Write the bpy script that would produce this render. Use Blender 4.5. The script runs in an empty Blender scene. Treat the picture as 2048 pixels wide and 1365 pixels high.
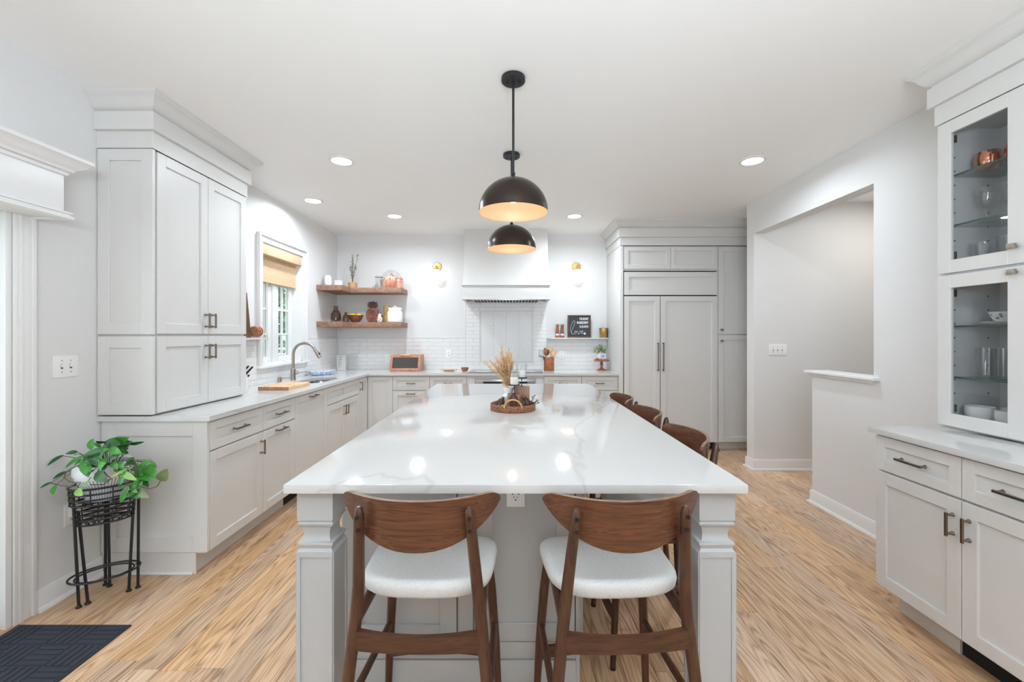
import bpy, bmesh, math, random
from mathutils import Vector, Matrix
random.seed(7)
PI = math.pi
sc = bpy.context.scene
COL = sc.collection
F, VX, VY, CH = 860.0, 1022.0, 670.5, 1.378      # focal length in px, vanishing point, eye height
CEIL = 2.74; WL = -2.357; WB = 5.83; WR = 2.48

# ------------------------------------------------------------------ camera, world, lights, exposure
cam = bpy.data.objects.new('camera', bpy.data.cameras.new('camera')); COL.objects.link(cam)
cam.location = (0, 0, CH); cam.rotation_euler = (PI/2, 0, 0)
cam.data.sensor_width = 36; cam.data.lens = 36*F/2048
cam.data.shift_x = (1024-VX)/2048; cam.data.shift_y = (VY-682.5)/2048
cam.data.clip_start = 0.02
sc.camera = cam
w = bpy.data.worlds.new('sky'); sc.world = w; w.use_nodes = True
bg = w.node_tree.nodes['Background']; bg.inputs[0].default_value = (0.86, 0.93, 1, 1); bg.inputs[1].default_value = 1.6
sc.view_settings.view_transform = 'Standard'; sc.view_settings.look = 'None'
sc.view_settings.exposure = 0.0; sc.view_settings.gamma = 1
sc.view_settings.use_curve_mapping = False
cy = sc.cycles
cy.use_denoising = True; cy.max_bounces = 12; cy.diffuse_bounces = 7; cy.glossy_bounces = 5
cy.transmission_bounces = 10; cy.transparent_max_bounces = 16; cy.caustics_reflective = False; cy.caustics_refractive = False
cy.sample_clamp_indirect = 6

def area(name, loc, rot, sx, sy, watts, color=(1, 1, 1), shape='RECTANGLE', spread=PI):
    l = bpy.data.lights.new(name, 'AREA'); l.shape = shape; l.size = sx; l.size_y = sy
    l.energy = watts; l.color = color; l.spread = spread
    o = bpy.data.objects.new(name, l); o.location = loc; o.rotation_euler = rot; COL.objects.link(o); return o
# daylight: patio door on the left wall; then two fill lamps added behind the camera
area('patio_daylight', (-2.75, 0.9, 1.1), (0, -PI/2, 0), 1.9, 2.0, 17, (0.84, 0.93, 1))
area('rear_fill', (0.2, -3.0, 1.5), (PI/2, 0, 0), 2.0, 1.3, 18, (0.86, 0.94, 1))  # unseen fill added to brighten surfaces that face the camera
area('ceiling_fill', (0.2, -0.9, 1.75), (PI-.38, 0, 0), 1.2, 1.2, 132, (0.79, 0.915, 1.055))  # unseen uplight added to brighten the ceiling and soften the room
area('hall_light', (3.6, 3.6, 2.70), (0, 0, 0), 0.5, 0.5, 10, (1, 0.97, 0.93))
CAN_W = 17
CANS = [(-1.321, 3.351), (1.882, 3.351), (-2.0, 4.346), (-1.33, 4.911), (0.725, 4.911)]
CANS_OUT = [(-1.3, 0.6), (1.7, 0.6), (0.2, 0.25), (-1.3, -1.4), (1.7, -1.4)]
for i, (x, y) in enumerate(CANS + CANS_OUT):
    area('can_lamp', (x, y, CEIL-0.014), (0, 0, 0), 0.13, 0.13, CAN_W*(.72, .60, .74, .9, 1.0)[i] if i < 5 else 1.2, (0.84, 0.935, 1.04), 'DISK', 2.9)

sun = bpy.data.lights.new('sun', 'SUN'); sun.energy = 5; sun.angle = .02
so_ = bpy.data.objects.new('sun', sun); so_.rotation_euler = (math.radians(-8), math.radians(48), 0); COL.objects.link(so_)   # shines over the roof onto the garden

# ------------------------------------------------------------------ helpers
def P(u, v, Y): return Vector(((u-VX)*Y/F, Y, CH-(v-VY)*Y/F))
def lin(c):
    return tuple((x/255/12.92 if x/255 <= .04045 else ((x/255+.055)/1.055)**2.4) for x in c) + (1,)

def mat(name, rgb, rough=.5, metal=0, bump=0, bscale=60, noise=0, nscale=20, **kw):
    m = bpy.data.materials.new(name); m.use_nodes = True
    nt = m.node_tree; b = nt.nodes['Principled BSDF']
    b.inputs['Base Color'].default_value = lin(rgb); b.inputs['Roughness'].default_value = rough
    b.inputs['Metallic'].default_value = metal
    for k, v in kw.items(): b.inputs[k].default_value = v
    tc = None
    if bump or noise:
        tc = nt.nodes.new('ShaderNodeTexCoord')
    if noise:
        n = nt.nodes.new('ShaderNodeTexNoise'); n.inputs['Scale'].default_value = nscale; n.inputs['Detail'].default_value = 4
        nt.links.new(tc.outputs['Object'], n.inputs['Vector'])
        r = nt.nodes.new('ShaderNodeValToRGB')
        c = lin(rgb)
        r.color_ramp.elements[0].position = .3; r.color_ramp.elements[1].position = .7
        r.color_ramp.elements[0].color = tuple(x*(1-noise) for x in c[:3])+(1,)
        r.color_ramp.elements[1].color = tuple(min(1, x*(1+noise)) for x in c[:3])+(1,)
        nt.links.new(n.outputs['Fac'], r.inputs['Fac']); nt.links.new(r.outputs['Color'], b.inputs['Base Color'])
    if bump:
        n = nt.nodes.new('ShaderNodeTexNoise'); n.inputs['Scale'].default_value = bscale
        nt.links.new(tc.outputs['Object'], n.inputs['Vector'])
        bp = nt.nodes.new('ShaderNodeBump'); bp.inputs['Strength'].default_value = bump; bp.inputs['Distance'].default_value = .002
        nt.links.new(n.outputs['Fac'], bp.inputs['Height']); nt.links.new(bp.outputs['Normal'], b.inputs['Normal'])
    return m

def wood(name, dark, light, stretch=(1, 12, 12), scale=6, rough=.4, plank=False, rings=.35, mid=None):
    m = bpy.data.materials.new(name); m.use_nodes = True
    nt = m.node_tree; b = nt.nodes['Principled BSDF']; b.inputs['Roughness'].default_value = rough
    tc = nt.nodes.new('ShaderNodeTexCoord'); mp = nt.nodes.new('ShaderNodeMapping'); mp.inputs['Scale'].default_value = stretch
    oi = nt.nodes.new('ShaderNodeObjectInfo')
    ml = nt.nodes.new('ShaderNodeMath'); ml.operation = 'MULTIPLY'; ml.inputs[1].default_value = 57.0
    nt.links.new(oi.outputs['Random'], ml.inputs[0])
    nt.links.new(tc.outputs['Object'], mp.inputs['Vector'])
    va = nt.nodes.new('ShaderNodeVectorMath'); va.operation = 'ADD'
    nt.links.new(mp.outputs['Vector'], va.inputs[0]); nt.links.new(ml.outputs[0], va.inputs[1])
    n = nt.nodes.new('ShaderNodeTexNoise'); n.inputs['Scale'].default_value = scale; n.inputs['Detail'].default_value = 6
    n.inputs['Roughness'].default_value = .6; n.inputs['Distortion'].default_value = .6
    nt.links.new(va.outputs[0], n.inputs['Vector'])
    # growth rings: distance bands of a slow noise
    n2 = nt.nodes.new('ShaderNodeTexNoise'); n2.inputs['Scale'].default_value = scale*.28; n2.inputs['Detail'].default_value = 1.5
    nt.links.new(va.outputs[0], n2.inputs['Vector'])
    mm = nt.nodes.new('ShaderNodeMath'); mm.operation = 'MULTIPLY'; mm.inputs[1].default_value = 16
    fr = nt.nodes.new('ShaderNodeMath'); fr.operation = 'PINGPONG'; fr.inputs[1].default_value = .5
    nt.links.new(n2.outputs['Fac'], mm.inputs[0]); nt.links.new(mm.outputs[0], fr.inputs[0])
    mx = nt.nodes.new('ShaderNodeMix'); mx.data_type = 'FLOAT'; mx.inputs['Factor'].default_value = rings
    m2 = nt.nodes.new('ShaderNodeMath'); m2.operation = 'MULTIPLY'; m2.inputs[1].default_value = 2
    nt.links.new(fr.outputs[0], m2.inputs[0])
    nt.links.new(n.outputs['Fac'], mx.inputs['A']); nt.links.new(m2.outputs[0], mx.inputs['B'])
    r = nt.nodes.new('ShaderNodeValToRGB')
    r.color_ramp.elements[0].position = .25; r.color_ramp.elements[1].position = .62
    r.color_ramp.elements[0].color = lin(dark); r.color_ramp.elements[1].color = lin(light)
    if mid:
        e = r.color_ramp.elements.new(.42); e.color = lin(mid)
    nt.links.new(mx.outputs['Result'], r.inputs['Fac'])
    out = r.outputs['Color']
    if plank:
        hs = nt.nodes.new('ShaderNodeHueSaturation')
        mr = nt.nodes.new('ShaderNodeMapRange'); mr.inputs['To Min'].default_value = .86; mr.inputs['To Max'].default_value = 1.10
        nt.links.new(oi.outputs['Random'], mr.inputs['Value']); nt.links.new(mr.outputs['Result'], hs.inputs['Value'])
        m3 = nt.nodes.new('ShaderNodeMath'); m3.operation = 'MULTIPLY'; m3.inputs[1].default_value = 7.31
        f3 = nt.nodes.new('ShaderNodeMath'); f3.operation = 'FRACT'
        nt.links.new(oi.outputs['Random'], m3.inputs[0]); nt.links.new(m3.outputs[0], f3.inputs[0])
        mr2 = nt.nodes.new('ShaderNodeMapRange'); mr2.inputs['To Min'].default_value = .82; mr2.inputs['To Max'].default_value = 1.1
        nt.links.new(f3.outputs[0], mr2.inputs['Value']); nt.links.new(mr2.outputs['Result'], hs.inputs['Saturation'])
        nt.links.new(out, hs.inputs['Color']); out = hs.outputs['Color']
    nt.links.new(out, b.inputs['Base Color'])
    bp = nt.nodes.new('ShaderNodeBump'); bp.inputs['Strength'].default_value = .12; bp.inputs['Distance'].default_value = .001
    nt.links.new(n.outputs['Fac'], bp.inputs['Height']); nt.links.new(bp.outputs['Normal'], b.inputs['Normal'])
    return m

def emit(name, rgb, s):
    m = bpy.data.materials.new(name); m.use_nodes = True
    b = m.node_tree.nodes['Principled BSDF']; b.inputs['Base Color'].default_value = lin(rgb)
    b.inputs['Emission Color'].default_value = lin(rgb); b.inputs['Emission Strength'].default_value = s
    return m

def pane_mat(name, tint=(1, 1, 1), refl=1.0):
    m = bpy.data.materials.new(name); m.use_nodes = True; nt = m.node_tree
    nt.nodes.remove(nt.nodes['Principled BSDF']); out = nt.nodes['Material Output']
    t = nt.nodes.new('ShaderNodeBsdfTransparent'); t.inputs[0].default_value = tint+(1,)
    g = nt.nodes.new('ShaderNodeBsdfGlossy'); g.inputs['Roughness'].default_value = .01
    fr = nt.nodes.new('ShaderNodeLayerWeight'); fr.inputs['Blend'].default_value = .5
    pw_ = nt.nodes.new('ShaderNodeMath'); pw_.operation = 'POWER'; pw_.inputs[1].default_value = 5
    mu = nt.nodes.new('ShaderNodeMath'); mu.operation = 'MULTIPLY_ADD'; mu.inputs[1].default_value = .85*min(refl, 1); mu.inputs[2].default_value = .035*refl
    mx = nt.nodes.new('ShaderNodeMixShader')
    nt.links.new(fr.outputs['Facing'], pw_.inputs[0]); nt.links.new(pw_.outputs[0], mu.inputs[0]); nt.links.new(mu.outputs[0], mx.inputs[0])
    nt.links.new(t.outputs[0], mx.inputs[1]); nt.links.new(g.outputs[0], mx.inputs[2]); nt.links.new(mx.outputs[0], out.inputs[0])
    return m

def quartz(name):
    m = mat(name, (203, 203, 201), .075)
    nt = m.node_tree; b = nt.nodes['Principled BSDF']
    tc = nt.nodes.new('ShaderNodeTexCoord'); mp = nt.nodes.new('ShaderNodeMapping'); mp.inputs['Rotation'].default_value = (0, 0, .9)
    mp.inputs['Scale'].default_value = (1.0, .38, 1)
    nt.links.new(tc.outputs['Object'], mp.inputs['Vector'])
    n = nt.nodes.new('ShaderNodeTexNoise'); n.inputs['Scale'].default_value = .75; n.inputs['Detail'].default_value = 5; n.inputs['Roughness'].default_value = .45
    nt.links.new(mp.outputs['Vector'], n.inputs['Vector'])
    s = nt.nodes.new('ShaderNodeMath'); s.operation = 'SUBTRACT'; s.inputs[1].default_value = .5
    a = nt.nodes.new('ShaderNodeMath'); a.operation = 'ABSOLUTE'
    nt.links.new(n.outputs['Fac'], s.inputs[0]); nt.links.new(s.outputs[0], a.inputs[0])
    r = nt.nodes.new('ShaderNodeValToRGB'); r.color_ramp.elements[0].position = 0; r.color_ramp.elements[1].position = .003
    r.color_ramp.elements[0].color = lin((191, 190, 188)); r.color_ramp.elements[1].color = lin((203, 203, 201))
    nt.links.new(a.outputs[0], r.inputs['Fac']); nt.links.new(r.outputs['Color'], b.inputs['Base Color'])
    return m

M = dict(
    wall=mat('wall_paint', (222, 222, 221), .6, bump=.05, bscale=180),
    ceil=mat('ceiling_paint', (244, 244, 243), .7, bump=.05, bscale=150),
    trim=mat('white_trim_paint', (229, 229, 228), .35),
    cab=mat('grey_cabinet_paint', (212, 211, 208), .38, bump=.03, bscale=90),
    cabin=mat('cabinet_interior', (205, 206, 206), .5),
    isl=mat('island_paint', (178, 179, 178), .3),
    quartz=quartz('white_quartz'),
    tile=mat('white_glazed_tile', (228, 228, 227), .34, bump=.04, bscale=14),
    grout=mat('tile_grout', (206, 205, 203), .9),
    nickel=mat('brushed_nickel', (168, 160, 150), .32, 1),
    handle=mat('pewter_handle', (135, 124, 112), .35, 1),
    steel=mat('stainless_steel', (190, 190, 188), .25, 1),
    black=mat('black_metal', (26, 27, 29), .45),
    dark=mat('dark_gap', (14, 14, 15), .7),
    bronze=mat('dark_bronze', (62, 52, 47), .28, .75),
    blackgloss=mat('black_glass', (40, 41, 43), .06),
    brass=mat('brushed_brass', (214, 176, 112), .3, 1),
    walnut=wood('walnut', (46, 28, 20), (86, 54, 37), (12, 12, 1.6), 5, .35, rings=.06, mid=(66, 41, 28)),
    walnutback=wood('walnut_veneer', (62, 36, 25), (110, 70, 48), (1.2, 8, 40), 4, .33, rings=.2, mid=(85, 52, 36)),
    plyedge=wood('plywood_edge', (92, 66, 50), (142, 112, 90), (2, 8, 60), 6, .45),
    walnutrail=wood('walnut_rail', (46, 28, 20), (86, 54, 37), (1.5, 12, 14), 5, .35, rings=.08, mid=(66, 41, 28)),
    shelfwood=wood('oak_shelf', (92, 64, 48), (160, 122, 98), (2, 14, 14), 6, .5, mid=(132, 98, 77)),
    floor=wood('oak_floor', (142, 110, 84), (213, 177, 139), (10, .8, 1), 4.2, .36, True, .34, mid=(190, 151, 114)),
    blockwood=wood('block_wood', (92, 62, 46), (152, 112, 86), (12, 12, 1.5), 7, .5, mid=(124, 86, 64)),
    endgrain=wood('end_grain', (120, 74, 46), (190, 136, 94), (9, 1, 9), 9, .5, True),
    boardwood=wood('maple_board', (196, 150, 106), (232, 196, 156), (8, 1.2, 8), 6, .45),
    acacia=wood('acacia', (96, 52, 32), (176, 108, 72), (8, 8, 1.5), 7, .4),
    copperwood=wood('redwood_box', (148, 92, 66), (196, 140, 110), (2, 10, 10), 7, .4),
    lightwood=wood('beech', (190, 138, 88), (226, 182, 132), (9, 9, 1.5), 7, .5),
    pinewood=wood('pineapple_walnut', (92, 54, 38), (150, 98, 74), (9, 9, 1.5), 6, .5),
    copper=mat('hammered_copper', (222, 150, 122), .16, 1, bump=.6, bscale=70),
    copperrim=mat('copper_rim', (190, 120, 84), .25, 1),
    fabric=mat('grey_linen', (218, 218, 216), .9, bump=.5, bscale=420, noise=.10, nscale=260),
    woven=mat('woven_shade', (206, 176, 142), .85, bump=.5, bscale=160, noise=.14, nscale=60),
    white=mat('white_ceramic', (238, 238, 236), .2),
    whitepl=mat('white_plastic', (238, 238, 236), .35),
    candle=mat('white_wax', (236, 234, 228), .5),
    glass=pane_mat('clear_glass', (.985, .99, .99), 1.0),
    cabglass=pane_mat('cabinet_glass', (.90, .905, .905), .7),
    shelfglass=pane_mat('shelf_glass', (.93, .95, .945), 1.0),
    greenedge=mat('green_glass_edge', (70, 105, 98), .1),
    tumbler=pane_mat('tumbler_glass', (.985, .988, .988), 1.7),
    smoke=pane_mat('smoked_glass', (.74, .63, .56), 1.4),
    pinkglass=pane_mat('pink_glass', (.97, .86, .82), 1.5),
    bulb=emit('warm_bulb', (255, 234, 206), 3),
    globe=emit('glowing_globe', (255, 246, 232), 3.6),
    can=emit('can_lens', (255, 250, 242), 9),
    shadein=mat('shade_inside', (190, 158, 128), .5),
    leaf=mat('pothos_leaf', (62, 138, 50), .28, noise=.3, nscale=18),
    leafd=mat('pothos_leaf_dark', (34, 92, 40), .3, noise=.3, nscale=18),
    leafl=mat('pothos_leaf_light', (128, 176, 84), .35, noise=.25, nscale=18),
    leafo=mat('pothos_leaf_olive', (118, 134, 92), .45, noise=.2, nscale=18),
    stem=mat('vine_stem', (92, 84, 58), .6),
    sage=mat('olive_leaf', (112, 122, 104), .5),
    herb=mat('herb_leaf', (116, 146, 82), .5, noise=.3, nscale=90),
    succ=mat('succulent_leaf', (150, 186, 110), .5),
    pine=mat('pine_sprig', (74, 92, 62), .6),
    cone=mat('pine_cone', (92, 62, 46), .42, noise=.4, nscale=120),
    terracotta=mat('tan_clay', (208, 160, 112), .6),
    rattan=mat('rattan', (146, 98, 68), .6, noise=.85, nscale=150, bump=.8, bscale=320),
    rattanlight=mat('rattan_handle', (190, 138, 94), .6, noise=.4, nscale=200),
    pampas=mat('pampas', (226, 194, 152), .95, noise=.2, nscale=80),
    lemon=mat('lemon_skin', (248, 206, 40), .4),
    marble=mat('grey_marble', (186, 182, 178), .3, noise=.12, nscale=12),
    bamboo=mat('woven_gold_canister', (206, 168, 110), .5, noise=.25, nscale=150),
    slate=mat('slate_sign', (58, 60, 63), .7),
    frame=wood('dark_frame_wood', (70, 50, 42), (104, 78, 66), (3, 3, 3), 8, .6),
    letter=mat('white_letter', (245, 245, 243), .6),
    greyletter=mat('grey_letter', (110, 110, 108), .6),
    red=mat('red_glaze', (190, 60, 40), .35),
    orange=mat('orange_glaze', (214, 140, 70), .35),
    bluepale=mat('pale_blue_paint', (190, 208, 232), .5),
    bark=mat('tree_bark', (90, 76, 62), .9),
    tree=mat('tree_leaf', (96, 140, 104), .6, noise=.4, nscale=3),
    grass=mat('lawn', (110, 150, 80), .9),
    rubber=mat('dark_carpet', (46, 50, 58), .95, bump=.9, bscale=700, noise=.35, nscale=320),
    soil=mat('potting_soil', (50, 38, 30), .95),
)

class MB:
    """collects shapes; build() links them as one mesh object"""
    def __init__(s): s.v = []; s.f = []
    def add(s, vs, fs):
        n = len(s.v); s.v += [Vector(v) for v in vs]; s.f += [tuple(i+n for i in f) for f in fs]; return s
    def box(s, x0, x1, y0, y1, z0, z1):
        return s.add([(x0,y0,z0),(x1,y0,z0),(x1,y1,z0),(x0,y1,z0),(x0,y0,z1),(x1,y0,z1),(x1,y1,z1),(x0,y1,z1)],
                     [(0,3,2,1),(4,5,6,7),(0,1,5,4),(1,2,6,5),(2,3,7,6),(3,0,4,7)])
    def rings(s, rs, close=True, cap0=True, cap1=True):
        n = len(rs[0]); vs = [p for r in rs for p in r]; fs = []
        for i in range(len(rs)-1):
            for j in range(n if close else n-1):
                k = (j+1) % n
                fs.append((i*n+j, i*n+k, (i+1)*n+k, (i+1)*n+j))
        if close and cap0: fs.append(tuple(range(n))[::-1])
        if close and cap1: fs.append(tuple((len(rs)-1)*n+j for j in range(n)))
        return s.add(vs, fs)
    def lathe(s, prof, c=(0, 0, 0), n=24, cap0=True, cap1=True, rot=None):
        rs = []
        for r, z in prof:
            ring = [Vector((r*math.cos(2*PI*j/n), r*math.sin(2*PI*j/n), z)) for j in range(n)]
            if rot: ring = [rot @ p for p in ring]
            rs.append([p+Vector(c) for p in ring])
        return s.rings(rs, True, cap0, cap1)
    def sphere(s, c, r, n=16, m=10, sc=(1, 1, 1), rot=None):
        rs = []
        for i in range(1, m):
            a = PI*i/m
            ring = [Vector((sc[0]*r*math.sin(a)*math.cos(2*PI*j/n), sc[1]*r*math.sin(a)*math.sin(2*PI*j/n), -sc[2]*r*math.cos(a))) for j in range(n)]
            if rot: ring = [rot @ p for p in ring]
            rs.append([p+Vector(c) for p in ring])
        return s.rings(rs)
    def tube(s, pts, r, n=10, closed=False, flat=1.0):
        pts = [Vector(p) for p in pts]; m = len(pts)
        rr = r if isinstance(r, (list, tuple)) else [r]*m
        rs = []; up = None
        for i, p in enumerate(pts):
            if closed: t = pts[(i+1) % m]-pts[i-1]
            else: t = pts[min(i+1, m-1)]-pts[max(i-1, 0)]
            t.normalize()
            if up is None:
                up = Vector((0, 0, 1)) if abs(t.z) < .9 else Vector((0, 1, 0))
            a = t.cross(up)
            if a.length < 1e-5: a = t.cross(Vector((1, 0, 0)))
            a.normalize(); b = a.cross(t).normalized(); up = b
            rs.append([p+a*(rr[i]*math.cos(2*PI*j/n))+b*(rr[i]*flat*math.sin(2*PI*j/n)) for j in range(n)])
        if closed: rs.append(rs[0]); return s.rings(rs, True, False, False)
        return s.rings(rs)
    def prism(s, pts, axis, a, b):
        """polygon pts in the plane across axis, extruded from a to b"""
        def q(p, t):
            return {'x': (t, p[0], p[1]), 'y': (p[0], t, p[1]), 'z': (p[0], p[1], t)}[axis]
        n = len(pts)
        return s.add([q(p, a) for p in pts]+[q(p, b) for p in pts],
                     [tuple(range(n))[::-1], tuple(range(n, 2*n))]+[(i, (i+1) % n, n+(i+1) % n, n+i) for i in range(n)])
    def xf(s, mtx): s.v = [mtx @ v for v in s.v]; return s
    def mesh(s, name, m, bev=0, smooth=True, ang=35, seg=2):
        me = bpy.data.meshes.new(name); me.from_pydata(s.v, [], s.f)
        bm = bmesh.new(); bm.from_mesh(me)
        bmesh.ops.recalc_face_normals(bm, faces=bm.faces)
        if bev:
            es = [e for e in bm.edges if len(e.link_faces) == 2 and e.calc_face_angle(0) > .5]
            bmesh.ops.bevel(bm, geom=es, offset=bev, segments=seg, affect='EDGES', profile=.6, clamp_overlap=True)
        bm.to_mesh(me); bm.free()
        if smooth:
            me.shade_smooth(); me.set_sharp_from_angle(angle=math.radians(ang))
        ms = m if isinstance(m, (list, tuple)) else [m]
        for k in ms: me.materials.append(k)
        return me
    def build(s, name, m, parent=None, bev=0, loc=(0, 0, 0), label=None, **kw):
        return link(name, s.mesh(name, m, bev, **kw), parent, loc, label)

def link(name, me, parent=None, loc=(0, 0, 0), label=None, rot=(0, 0, 0)):
    o = bpy.data.objects.new(name, me); COL.objects.link(o); o.location = loc; o.rotation_euler = rot
    if parent: o.parent = parent
    if label: o['label'] = label
    return o
def tag(o, label, cat, group=None):
    o['label'] = label; o['category'] = cat
    if group: o['group'] = group
    return o
def thing(name, label, cat, loc=(0, 0, 0), rz=0, group=None):
    o = bpy.data.objects.new(name, None); COL.objects.link(o); o.location = loc; o.rotation_euler = (0, 0, rz); o.empty_display_size = .1
    return tag(o, label, cat, group)
def struct(o): o['kind'] = 'structure'; return o
def dup(root, loc, rz=0, label=None):
    def cp(o, par):
        c = o.copy(); COL.objects.link(c)
        if par: c.parent = par
        for ch in list(o.children): cp(ch, c)
        return c
    r = cp(root, None); r.location = loc; r.rotation_euler = (0, 0, rz)
    if label: r['label'] = label
    return r
def sweep(path, prof):
    """profile (out, z) swept along a plan path; out is to the right of travel; mitred"""
    pts = [Vector((p[0], p[1])) for p in path]; rs = []
    for i, p in enumerate(pts):
        d0 = (p-pts[i-1]).normalized() if i > 0 else None
        d1 = (pts[i+1]-p).normalized() if i < len(pts)-1 else None
        n0 = Vector((d0.y, -d0.x)) if d0 else None; n1 = Vector((d1.y, -d1.x)) if d1 else None
        if n0 and n1:
            n = (n0+n1); n = n/(n.dot(n0))
        else: n = n0 or n1
        rs.append([Vector((p.x+n.x*o, p.y+n.y*o, z)) for o, z in prof])
    return MB().rings(rs)

# ------------------------------------------------------------------ room shell
fl = struct(MB().box(-2.6, 4.0, -3.3, 6.0, -.06, -.013).build('floor', M['dark']))
pw = .127
ncol = 0
x = WL-.1
while x < 3.75:
    x1 = x+pw
    inside = x1 < WR+.05
    y = (.45 if inside else 2.5)-random.random()*1.1
    yend = 5.3 if x > -1.8 else 5.0
    if not inside: yend = 5.3 if x < 3.3 else 4.4
    while y < yend:
        L = random.choice([.9, 1.15, 1.4, 1.7, 1.95]); ye = min(y+L, yend+.02)
        if ye-y > .05:
            pm = MB().box(0, pw-.0014, 0, ye-y-.0014, -.012, random.uniform(-.0006, 0))
            pm.build('plank', M['floor'], fl, bev=.0006, loc=(x, y, 0), smooth=False, seg=1)
        y = ye
        if y >= yend: break
    x = x1
# floor behind the camera: one continuous run
MB().box(WL-.1, 4.0, -3.3, -.66, -.012, -.001).build('rear_boards', M['floor'], fl, smooth=False)
ceil_ = struct(MB().box(-2.6, 4.0, -3.3, 6.0, CEIL, CEIL+.1).build('ceiling', M['ceil']))

# left wall with patio door and window openings
T = .16
wl = MB()
WY0, WY1, WZ0, WZ1 = 4.06, 4.85, 1.085, 2.262
DY0, DY1, DZ1 = -.35, 2.035, 2.06
wl.box(WL-T, WL, -3.3, DY0, 0, CEIL).box(WL-T, WL, DY0, DY1, DZ1, CEIL).box(WL-T, WL, DY1, WY0, 0, CEIL)
wl.box(WL-T, WL, WY0, WY1, 0, WZ0).box(WL-T, WL, WY0, WY1, WZ1, CEIL).box(WL-T, WL, WY1, 6.0, 0, CEIL)
wall_left = struct(wl.build('wall_left', M['wall']))
wall_back = struct(MB().box(WL, 4.0, WB, WB+.16, 0, CEIL).build('wall_back', M['wall']))
# right wall: solid stretch, half wall, header and the stub that meets the hall wall
HY0, HY1, HY2 = 2.94, 3.54, 4.39
wr = MB().box(WR, WR+.12, -3.3, HY0, 0, CEIL).box(WR, WR+.12, HY0, HY1, 0, 1.045).box(WR, WR+.12, HY0, HY2, 2.416, CEIL)
wall_right = struct(wr.build('wall_right', M['wall']))
wall_hall = struct(MB().box(WR, 4.0, HY2, 4.52, 0, CEIL).build('wall_hall', M['wall']))
struct(MB().box(3.85, 4.0, -.5, HY2, 0, CEIL).build('wall_far_right', M['wall']))
struct(MB().box(WR+.12, 3.85, 1.2, 1.32, 0, CEIL).build('wall_hall_end', M['wall']))
struct(MB().box(3.3, 3.42, 4.52, WB, 0, CEIL).build('wall_alcove', M['wall']))
rwall = MB().box(-2.6, -.9, -3.3, -3.16, 0, CEIL).box(1.3, 4.0, -3.3, -3.16, 0, CEIL).box(-.9, 1.3, -3.3, -3.16, 0, .8).box(-.9, 1.3, -3.3, -3.16, 2.2, CEIL)
struct(rwall.build('wall_rear', M['wall']))
# cap of the half wall
cp = MB().box(WR-.045, WR+.165, HY0-.045, HY1+.045, 1.065, 1.087)
capo = struct(cp.build('trim_1', M['trim'], bev=.008))
MB().box(WR-.02, WR+.14, HY0-.005, HY1+.02, 1.045, 1.065).build('bed_mould', M['trim'], capo, bev=.004)

def baseboard(name, path):
    b = sweep(path, [(0, 0), (.013, 0), (.013, .095), (.006, .108), (0, .108)])
    o = struct(b.build(name, M['trim']))
    sweep(path, [(.013, 0), (.030, 0), (.030, .006), (.022, .018), (.013, .020)]).build('shoe_mould', M['trim'], o)
    return o
baseboard('baseboard_left', [(WL, DY1+.09), (WL, 2.47)])
baseboard('baseboard_right', [(WR+.12, HY1), (WR, HY1), (WR, 2.18)])
baseboard('baseboard_hall', [(WR+.4, 4.52), (WR, 4.52), (WR, HY2), (3.85, HY2)])

# patio door on the left wall
d1 = bpy.data.objects.new('door_1', None); COL.objects.link(d1); struct(d1)
cs = MB()
for (a, b, th) in ((0, .018, .012), (.018, .035, .016), (.035, .072, .012), (.072, .09, .02)):
    cs.box(WL, WL+th, DY1+a-.004, DY1+b-.004, 0, DZ1+b).box(WL, WL+th, DY0-b, DY0-a, 0, DZ1+b).box(WL, WL+th, DY0-b, DY1+b, DZ1+a, DZ1+b)
cs.build('casing', M['trim'], d1, bev=.002)
MB().box(WL-T, WL, DY1-.03, DY1-.004, 0, DZ1).box(WL-T, WL, DY0, DY0+.03, 0, DZ1).box(WL-T, WL, DY0, DY1, DZ1-.03, DZ1).build('jamb', M['trim'], d1, bev=.002)
MB().box(WL-T, WL-.02, DY0, DY1, 0, .03).build('sill', M['trim'], d1, bev=.003)
for (a, b, xo) in ((DY0+.03, .86, -.06), (.82, DY1-.03, -.1)):
    s_ = MB()
    X0 = WL+xo-.035; X1 = WL+xo
    s_.box(X0, X1, a, a+.08, .03, DZ1-.03).box(X0, X1, b-.08, b, .03, DZ1-.03).box(X0, X1, a+.08, b-.08, .03, .14).box(X0, X1, a+.08, b-.08, DZ1-.12, DZ1-.03)
    so = s_.build('sash', M['trim'], d1, bev=.003)
    MB().box(X0+.014, X0+.02, a+.08, b-.08, .14, DZ1-.12).build('pane', M['glass'], so)

# cornice box over the patio door
co = thing('valance', 'white wooden cornice box with crown top above the patio door', 'valance', (WL, 0, 0))
y0c, y1c, dpt = -.5, 2.118, .155
path = [(0, y1c), (dpt, y1c), (dpt, y0c)]     # local, outward must be right of travel
def vs(prof): return sweep([(dpt*1.0, y0c), (dpt, y1c), (0, y1c)][::1], prof)
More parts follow.
